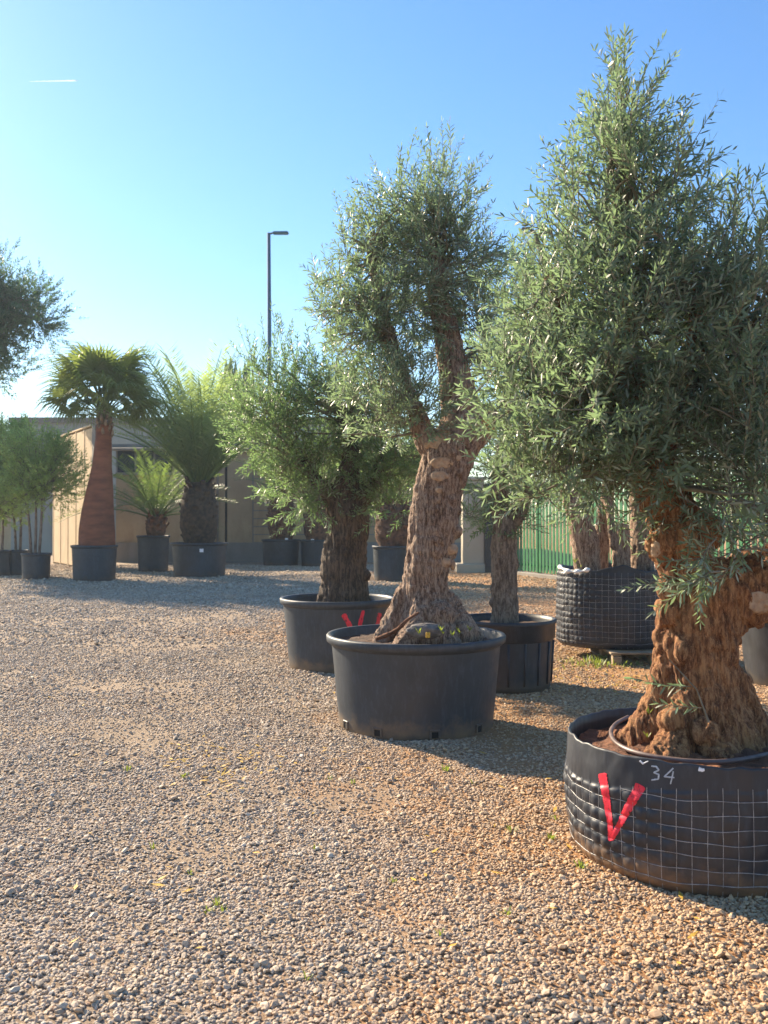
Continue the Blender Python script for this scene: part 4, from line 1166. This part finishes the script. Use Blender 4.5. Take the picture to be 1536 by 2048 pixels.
def feather_leaf(seed, L_=3.0, droop=1.2, leaflet=.50, mat='dateleaf'):
    rs = random.Random(seed); b = MB()
    n = 12
    P = [np.array([0, L_ * f * (1 - .12 * f * droop), -droop * .55 * L_ * .38 * f ** 2.2]) for f in np.linspace(0, 1, n)]
    b.tube(P, np.linspace(.03, .006, n), 4, False)
    P = np.array(P)
    m_ = 50
    for k in range(m_):
        f = .12 + .88 * k / (m_ - 1); i_ = f * (n - 1); j = min(int(i_), n - 2); c = P[j] + (P[j + 1] - P[j]) * (i_ - j)
        ll_ = leaflet * (math.sin(min(1, f * 1.15 + .12) * pi * .86) ** .6) * rs.uniform(.85, 1.1) + .06
        for sd_ in (-1, 1):
            dv = Vector((sd_ * rs.uniform(.7, .9), rs.uniform(.45, .75), rs.uniform(.0, .45))).normalized()
            w_ = .011; e_ = c + np.array(dv) * ll_ + np.array([0, 0, -rs.uniform(.1, .3) * ll_])
            mdl = c + np.array(dv) * ll_ * .5
            pts = np.array([c, mdl + [0, w_, 0], mdl - [0, w_, 0], e_])
            b.add(pts, None, [[0, 2, 1], [1, 2, 3]])
    q = np.concatenate(b.q); t_ = np.concatenate(b.t)
    fa_ = np.array([rs.random() for _ in range(len(q) + len(t_))])
    return npmesh('frond', np.concatenate(b.v), [q, t_], [M[mat]], None, False, fa_)

FAN = [fan_leaf(300 + k) for k in range(4)]
FEA = [feather_leaf(320 + k) for k in range(4)]
FEA_DARK = [feather_leaf(340 + k, droop=1.7, mat='dateleaf_dark') for k in range(4)]
def put_frond(me, o, az, el, parent, s=1.0, roll=0.0, name='frond'):
    f = link(name, me, parent)
    M_ = Matrix.Translation(o) @ Matrix.Rotation(az, 4, 'Z') @ Matrix.Rotation(el, 4, 'X') @ Matrix.Rotation(roll, 4, 'Y') @ Matrix.Scale(s, 4)
    f.matrix_basis = M_
    return f

def dirpot(px0, px1, ytop, ybase, label, mat=None, tagged=None, taper=.88, H=None, group='dark pots along the back wall', dd=0, cat='plant pot'):
    d = 3052.0 / (ybase - HOR) + dd
    c = (W((px0 + px1) / 2, 0, d).x, d); Rt = (px1 - px0) / 2 / F * d
    H_ = H or W(0, ytop, d).z
    e, rf = pot('plant_pot', c, Rt, Rt * taper, H_, mat or M['pot_far'], label, group=group, wob=.003, seed=px0 * .1)
    if tagged:
        p, n_ = on_round(tagged[0], tagged[1], c, rf, .012); b = MB(); b.box(p, (.11, .012, .10), rz=atan2(n_.y, n_.x) + pi / 2, bev=.003); b.build('label_tag', M['white'], e)
    return c, H_, e

# fan palm
fc, fh, _ = dirpot(146, 238, 1090, 1161, 'dark tapered pot under the smooth red-trunked fan palm', M['pot_far'])
FD = fc[1]
fp = empty('fan_palm', (fc[0], fc[1], fh), 'tall fan palm with smooth bottle-shaped red trunk beside the panel wall', 'palm tree')
prof = [(194, 1092, 36), (194, 1060, 35), (196, 1020, 31), (200, 980, 26), (204, 930, 19), (207, 880, 16), (209, 850, 15)]
cs = [(W(a, y_, FD), r_ / F * FD) for a, y_, r_ in prof]
V_, Q_, T_ = tube(smooth_path([c for c, _ in cs], 5), np.interp(np.linspace(0, 6, 31), range(7), [r_ for _, r_ in cs]), 28)
link('trunk', npmesh('trunk', V_, [Q_, T_], M['palm_trunk']), fp)
rs = random.Random(3)
for k in range(26):
    f = k / 25; y_ = 872 - 52 * f; a = k * 2.4; c = W(209, y_, FD); rr = (15 - 3 * f) / F * FD
    b = MB(); p0 = c + Vector((cos(a) * rr * .7, sin(a) * rr * .7, -.06)); p1 = c + Vector((cos(a) * rr * 1.15, sin(a) * rr * 1.15, .16))
    b.tube([p0, p0.lerp(p1, .5) + Vector((cos(a) * .02, sin(a) * .02, 0)), p1], [.055, .05, .018], 5); b.build('leaf_base', M['palm_boot'], fp, True)
hub = W(208, 838, FD)
for k in range(42):
    f = (k + .5) / 42; el = R(76 - 60 * f + rs.uniform(-7, 7)); az = k * 2.39996
    fr = put_frond(FAN[k % 4], hub + Vector((0, 0, .25 * (1 - f))), az, el, fp, rs.uniform(.85, 1.2) * 1.08, rs.uniform(-.5, .5))
    fr.matrix_parent_inverse = fp.matrix_basis.inverted()
# hanging dry fronds
for k in range(9):
    az = k * .7; fr = put_frond(FAN[k % 4], hub + Vector((0, 0, .05)), az, R(8), fp, .8, 0); fr.matrix_parent_inverse = fp.matrix_basis.inverted()

# date palms
def fibre_ball(parent, c, r, h, mat, boots=70, seed=0, flare=.0):
    n, m_ = 36, 16
    f = np.linspace(0, 1, m_); rr = r * (np.sin(pi * (.2 + .68 * f)) ** .5) + flare * f
    th = np.arange(n) / n * 2 * pi
    Rr, T = np.meshgrid(rr, th, indexing='ij'); Z = np.broadcast_to((f * h)[:, None], Rr.shape)
    P = np.stack([np.cos(T) * Rr, np.sin(T) * Rr, Z], -1)
    q = 1 + .10 * fbm(P * 6, seed, 3); V = np.stack([c[0] + P[..., 0] * q, c[1] + P[..., 1] * q, c[2] + Z], -1).reshape(-1, 3)
    i = np.arange(m_ - 1)[:, None] * n; k = np.arange(n)[None]; k2 = (k + 1) % n
    Q = np.stack([i + k, i + k2, i + n + k2, i + n + k], -1).reshape(-1, 4)
    link('trunk', npmesh('trunk', V, [Q, np.array([[(m_ - 1) * n + j for j in range(n)]])], mat), parent)
    rs = random.Random(seed); me = None
    for j in range(boots):
        ff = (j + .5) / boots; a = j * 2.39996; rj = float(np.interp(ff, f, rr)); z = c[2] + ff * h
        p0 = Vector((c[0] + cos(a) * rj * .82, c[1] + sin(a) * rj * .82, z))
        if me is None:
            b = MB(); b.box((0, 0, .10), (.15, .05, .24), bev=.02); o_ = b.build('leaf_base', mat, parent); me = o_.data
        else: o_ = link('leaf_base', me, parent)
        o_.matrix_parent_inverse = parent.matrix_basis.inverted()
        o_.matrix_basis = Matrix.Translation(p0) @ Matrix.Rotation(a - pi / 2, 4, 'Z') @ Matrix.Rotation(-R(28 + rs.uniform(-10, 14)), 4, 'X') @ Matrix.Scale(rs.uniform(.8, 1.25), 4)

def date_palm(px, yb, yt, r_px, d, label, n_fr, L_s, seed, mat, zbase, hi=86, lo=5, boots=70, leaves=None):
    leaves = leaves or FEA
    c = W(px, yb, d); zt = W(px, yt, d).z
    e = empty('date_palm', (c.x, d, zbase), label, 'palm tree', 'potted date palms')
    fibre_ball(e, (c.x, d, zbase - .05), r_px / F * d, zt - zbase + .05, mat, boots, seed)
    rs = random.Random(seed)
    for k in range(n_fr):
        f = (k + .5) / n_fr; el = R(hi - (hi - lo) * f ** 1.1 + rs.uniform(-5, 5)); az = k * 2.39996 + seed
        fr = put_frond(leaves[k % 4], Vector((c.x + .12 * cos(az + pi / 2) , d + .12 * sin(az + pi / 2), zt - .1)), az, el, e, L_s * rs.uniform(.85, 1.1), rs.uniform(-.3, .3))
        fr.matrix_parent_inverse = e.matrix_basis.inverted()
    return e
pc, ph, _ = dirpot(344, 458, 1085, 1152, 'wide dark pot with a white tag under the biggest date palm', tagged=(403, 1101))
date_palm(398, 1085, 965, 37, pc[1], 'biggest date palm with arching feathery fronds and dark stubby trunk', 58, 1.42, 5, M['fibre_dark'], ph, 89, 42)
qc, qh, _ = dirpot(276, 342, 1068, 1137, 'dark pot half hidden behind the pot of the biggest date palm', dd=-1.5, H=1.15)
date_palm(312, 1068, 1030, 20, qc[1], 'small young date palm between the fan palm and the biggest date palm', 26, 1.0, 7, M['fibre'], qh, 84, 15, 24, FEA_DARK)
# three trimmed palms behind the olives
for (a0, a1, yt, yb, tg, lb, plb, pyt, sd_) in (
        (524, 602, 1068, 1117, (573, 1079), 'dark square-shouldered pot with a white tag, leftmost under the bushy olive', 'trimmed palm with brown frond stubs, leftmost behind the bushy olive', 985, 3),
        (600, 668, 1070, 1118, (625, 1081), 'dark tagged pot partly hidden behind the dark fissured olive trunk', 'trimmed palm hidden partly behind the dark fissured olive trunk', 1000, 4)):
    c_, h_, _ = dirpot(a0, a1, yt, yb, lb, tagged=tg, dd=-6, H=.95)
    date_palm((a0 + a1) / 2, yt, pyt, 27, c_[1], plb, 18, .75, sd_, M['fibre'], h_, 85, 35, 60, FEA_DARK)
c_, h_, _ = dirpot(744, 826, 1086, 1148, 'dark pot with a sunlit left edge left of the leaning olive trunk', dd=-3, H=.95)
date_palm(788, 1086, 1008, 38, c_[1], 'trimmed palm ball of brown stubs left of the leaning olive trunk', 20, .75, 9, M['fibre'], h_, 85, 40, 90, FEA_DARK)

# ------------------------------------------------------------------ columnar cactus behind
cd = 45.3
cac = empty('cactus', (W(470, 0, cd).x, cd, 0), 'tall cluster of ribbed columnar cactus stems between date palm and street lamp', 'cactus')
for (px, yt, r_, dz) in ((452, 716, 4.2, 0), (461, 711, 4.6, .2), (471, 722, 4.2, .3), (480, 735, 4, 0), (490, 722, 4.2, .4), (497, 716, 4, .1), (506, 738, 3.6, 0), (443, 745, 3.4, .3)):
    p = W(px, yt, cd + dz); xb = W(474, 0, cd).x + (p.x - W(474, 0, cd).x) * .55
    n, rings = 24, 16; V = []
    for i_ in range(rings):
        f = i_ / (rings - 1); z = p.z * f; rr = r_ / F * cd * (1 if f < .93 else math.sqrt(max(0.02, 1 - ((f - .93) / .07) ** 2)))
        for j in range(n):
            a = j / n * 2 * pi; q = rr * (1 + .16 * (1 if j % 3 == 0 else -.35)); V.append((xb + (p.x - xb) * f ** .7 + q * cos(a), cd + dz + q * sin(a), z))
    Q = [[i_ * n + j, i_ * n + (j + 1) % n, (i_ + 1) * n + (j + 1) % n, (i_ + 1) * n + j] for i_ in range(rings - 1) for j in range(n)]
    link('stem', npmesh('stem', np.array(V), [np.array(Q)], M['cactus'], smooth=False), cac)

# ------------------------------------------------------------------ small olives on the left
def small_olive(px, ptop, pbase, prx, label_pot, label_tree, lobes, seed, stems):
    c_, h_, _ = dirpot(px - prx, px + prx, ptop, pbase, label_pot, taper=.9)
    d = c_[1]
    e = empty('olive_tree', (c_[0], d, h_ - .05), label_tree, 'olive tree', 'small potted olives on the left')
    for (x0_, x1_, yt_) in stems:
        b = MB(); b.tube(smooth_path([W(x0_, ptop + 6, d), W((x0_ + x1_) / 2 + 1, (ptop + yt_) / 2, d), W(x1_, yt_, d)], 5), np.linspace(.045, .025, 11), 7); b.build('trunk', M['bark_pale'], e, True)
    rts = [W(x1_, yt_ + q, d) for (_, x1_, yt_) in stems for q in (-20, 0, 20)]
    crown(lobes, d, rts, e, M['farleaf'], 120, 11, SPR_FAR, .26, seed, scale=1.15, rootr=.02)
small_olive(76, 1106, 1158, 29, 'small dark pot with three thin stems, in front of the panel wall', 'small round-headed olive on three thin pale stems left of the fan palm',
            [(70, 900, 70, 50, .7, 0), (95, 945, 70, 60, .7, 0), (50, 960, 55, 45, .6, 0), (120, 930, 35, 35, .4, 0), (20, 1000, 25, 25, .4, 0)], 71, [(62, 55, 1010), (70, 72, 1000), (78, 84, 1005)])
small_olive(35, 1100, 1150, 26, 'small dark pot between two others at the left edge', 'small bushy olive second from the left edge',
            [(20, 880, 50, 45, .6, 0), (30, 940, 60, 45, .6, 0), (-10, 980, 50, 50, .6, 0)], 72, [(32, 25, 1010), (40, 42, 1000)])
small_olive(-2, 1100, 1152, 27, 'dark pot cut by the left edge of the yard', 'small bushy olive cut by the left edge',
            [(-30, 900, 60, 50, .6, 0), (-10, 960, 50, 50, .6, 0), (5, 1020, 35, 35, .4, 0)], 73, [(-4, -10, 1000), (4, 6, 1010)])

# big tree reaching in from the left
TD = 33
bt_ = empty('shade_tree', (W(-150, 0, TD).x, TD, 0), 'large broad-leaved tree reaching into the sky at the left edge', 'tree')
tch = [[(-150, 1100, 22), (-150, 900, 20), (-130, 780, 16), (-90, 700, 11), (-40, 640, 7), (30, 600, 4)], [(-140, 820, 14), (-190, 700, 10), (-240, 600, 6)]]
gnarl('trunk', tch, TD, M['bark_dark'], bt_, .08, .05, .03, 2, 5, .3, 64)
crown([(-20, 600, 65, 60, 1.5, 0), (50, 600, 55, 50, 1.2, 0), (0, 660, 60, 50, 1.5, 0), (-60, 630, 90, 90, 1.8, 0), (0, 710, 35, 35, 1.0, 0), (70, 620, 30, 26, .8, 0), (0, 540, 35, 32, .8, 0), (-180, 620, 120, 120, 2, 0)], TD, roots_of(tch, TD), bt_, M['shadeleaf'], 260, 20, SPR_FAR, .55, 65, scale=1.7, rootr=.05)

# ------------------------------------------------------------------ weeds and litter
def tuft(pts, name, mat, label, cat, seed, h=.05):
    rs = random.Random(seed); b = MB()
    for (x, y, n_, s_) in pts:
        z = float(ground_z(x, y))
        for k in range(n_):
            a = rs.uniform(0, 6.28); r_ = rs.uniform(0, .035) * s_; hh = h * s_ * rs.uniform(.5, 1.2); le = rs.uniform(.2, .9)
            p = Vector((x + cos(a) * r_, y + sin(a) * r_, z)); q = p + Vector((cos(a) * hh * le, sin(a) * hh * le, hh)); w_ = .006 * s_
            sdv = Vector((-sin(a), cos(a), 0)) * w_; m2 = p.lerp(q, .6) + Vector((0, 0, .004))
            b.add([p - sdv * .4, p + sdv * .4, m2 + sdv, m2 - sdv, q], [[0, 1, 2, 3]], [[3, 2, 4]])
    q = np.concatenate(b.q); t_ = np.concatenate(b.t)
    me = npmesh(name, np.concatenate(b.v), [q, t_], [mat], None, False, np.array([rs.random() for _ in range(len(q) + len(t_))]))
    o_ = link(name, me); tag(o_, label, cat, kind='stuff'); return o_
M['weed'] = leafmat('weed_leaf', (.08, .12, .02), (.17, .22, .03), (.15, .20, .05), (.30, .38, .05), .5, .35)
wp = []
for (px, py, n_, s_) in ((435, 1812, 12, .7), (448, 1822, 9, .6), (420, 1826, 10, .7), (1022, 1664, 12, .8), (892, 1541, 16, 1.0), (945, 1568, 8, .7), (311, 1692, 8, .8), (388, 1752, 7, .6), (370, 1552, 12, 1.0), (1100, 1676, 14, .9), (788, 1763, 8, .7),
                          (710, 1567, 6, .8), (660, 1560, 6, .8), (1160, 1742, 12, 1.0), (1108, 1640, 7, .7), (880, 1880, 8, .6), (615, 1955, 7, .6), (1010, 1834, 8, .8), (632, 1700, 6, .8), (260, 1540, 8, .9)):
    d = 3052.0 / (py - HOR); wp.append((W(px, 0, d).x, d, n_, s_ * .8))
tuft(wp, 'weeds', M['weed'], 'tiny bright green weed seedlings dotted through the gravel', 'weeds', 5)
rs = random.Random(77)
gp_ = [(W(rs.gauss(1180, 22), 0, 10.6).x, rs.uniform(10.3, 10.9), 6, rs.uniform(.6, 1.4)) for _ in range(22)]
gp_ += [(W(rs.uniform(1120, 1320), 0, 10.5).x, rs.uniform(10.2, 10.7), 3, rs.uniform(.6, 1.2)) for _ in range(30)]
tuft(gp_, 'grass', M['weed'], 'yellow-green grass tufts growing around the foot of the pallet', 'grass', 6, .07)
# grass and seedlings inside the pots
b = MB()
for (px, py, d) in ((882, 1262, 6.9), (886, 1268, 6.88), (838, 1268, 6.88), (940, 1262, 6.95), (920, 1268, 6.95), (905, 1272, 6.9), (1298, 1428, 4.5), (1295, 1476, 4.55), (1365, 1452, 4.5), (1160, 1136, 10.9), (1150, 1126, 10.9)):
    p = W(px, py, d)
    for k in range(7):
        a = rs.uniform(0, 6.28); hh = rs.uniform(.02, .05) * d / 6; q = p + Vector((cos(a) * hh * .7, sin(a) * hh * .7, hh)); sdv = Vector((-sin(a), cos(a), 0)) * .004
        m2 = p.lerp(q, .6); b.add([p - sdv * .4, p + sdv * .4, m2 + sdv, m2 - sdv, q], [[0, 1, 2, 3]], [[3, 2, 4]])
q = np.concatenate(b.q); t_ = np.concatenate(b.t)
o_ = link('weeds', npmesh('weeds', np.concatenate(b.v), [q, t_], [M['weed']], None, False, np.array([rs.random() for _ in range(len(q) + len(t_))])))
tag(o_, 'small weed shoots sprouting from the soil of the pots', 'weeds', kind='stuff')
# fallen leaves
b = MB()
for k in range(620):
    if k < 430: d = rs.uniform(8.6, 12.5); px = rs.gauss(1200, 95)
    else: d = rs.uniform(3.3, 9); px = rs.uniform(100, 1500)
    if k > 520: d = rs.gauss(6.3, .3); px = rs.gauss(440, 60)
    x = W(px, 0, d).x; a = rs.uniform(0, 6.28); L_ = rs.uniform(.018, .04); z = float(ground_z(x, d)) + .016
    u = Vector((cos(a), sin(a), rs.uniform(-.1, .3))) * L_; v = Vector((-sin(a), cos(a), rs.uniform(-.2, .2))) * L_ * .28; c = Vector((x, d, z))
    b.add([c - u, c + v, c + u, c - v], [[0, 1, 2, 3]])
o_ = b.build('leaf_litter', M['yleaf']); tag(o_, 'scattered yellow and orange fallen leaves on the gravel', 'leaf litter', kind='stuff')

# ------------------------------------------------------------------ thin bluish volume added over the yard in place of lens glare
m = bpy.data.materials.new('glare_air'); m.use_nodes = True; t = m.node_tree; t.nodes.clear()
out = t.nodes.new('ShaderNodeOutputMaterial'); pv = t.nodes.new('ShaderNodeVolumePrincipled')
pv.inputs['Color'].default_value = (.72, .86, 1.0, 1); pv.inputs['Density'].default_value = .0009; pv.inputs['Anisotropy'].default_value = .2
t.links.new(pv.outputs[0], out.inputs['Volume'])
b = MB(); b.box((0, 45, 9.0), (160, 140, 20.4)); hz = b.build('glare_haze', m); tag(hz, kind='stuff')
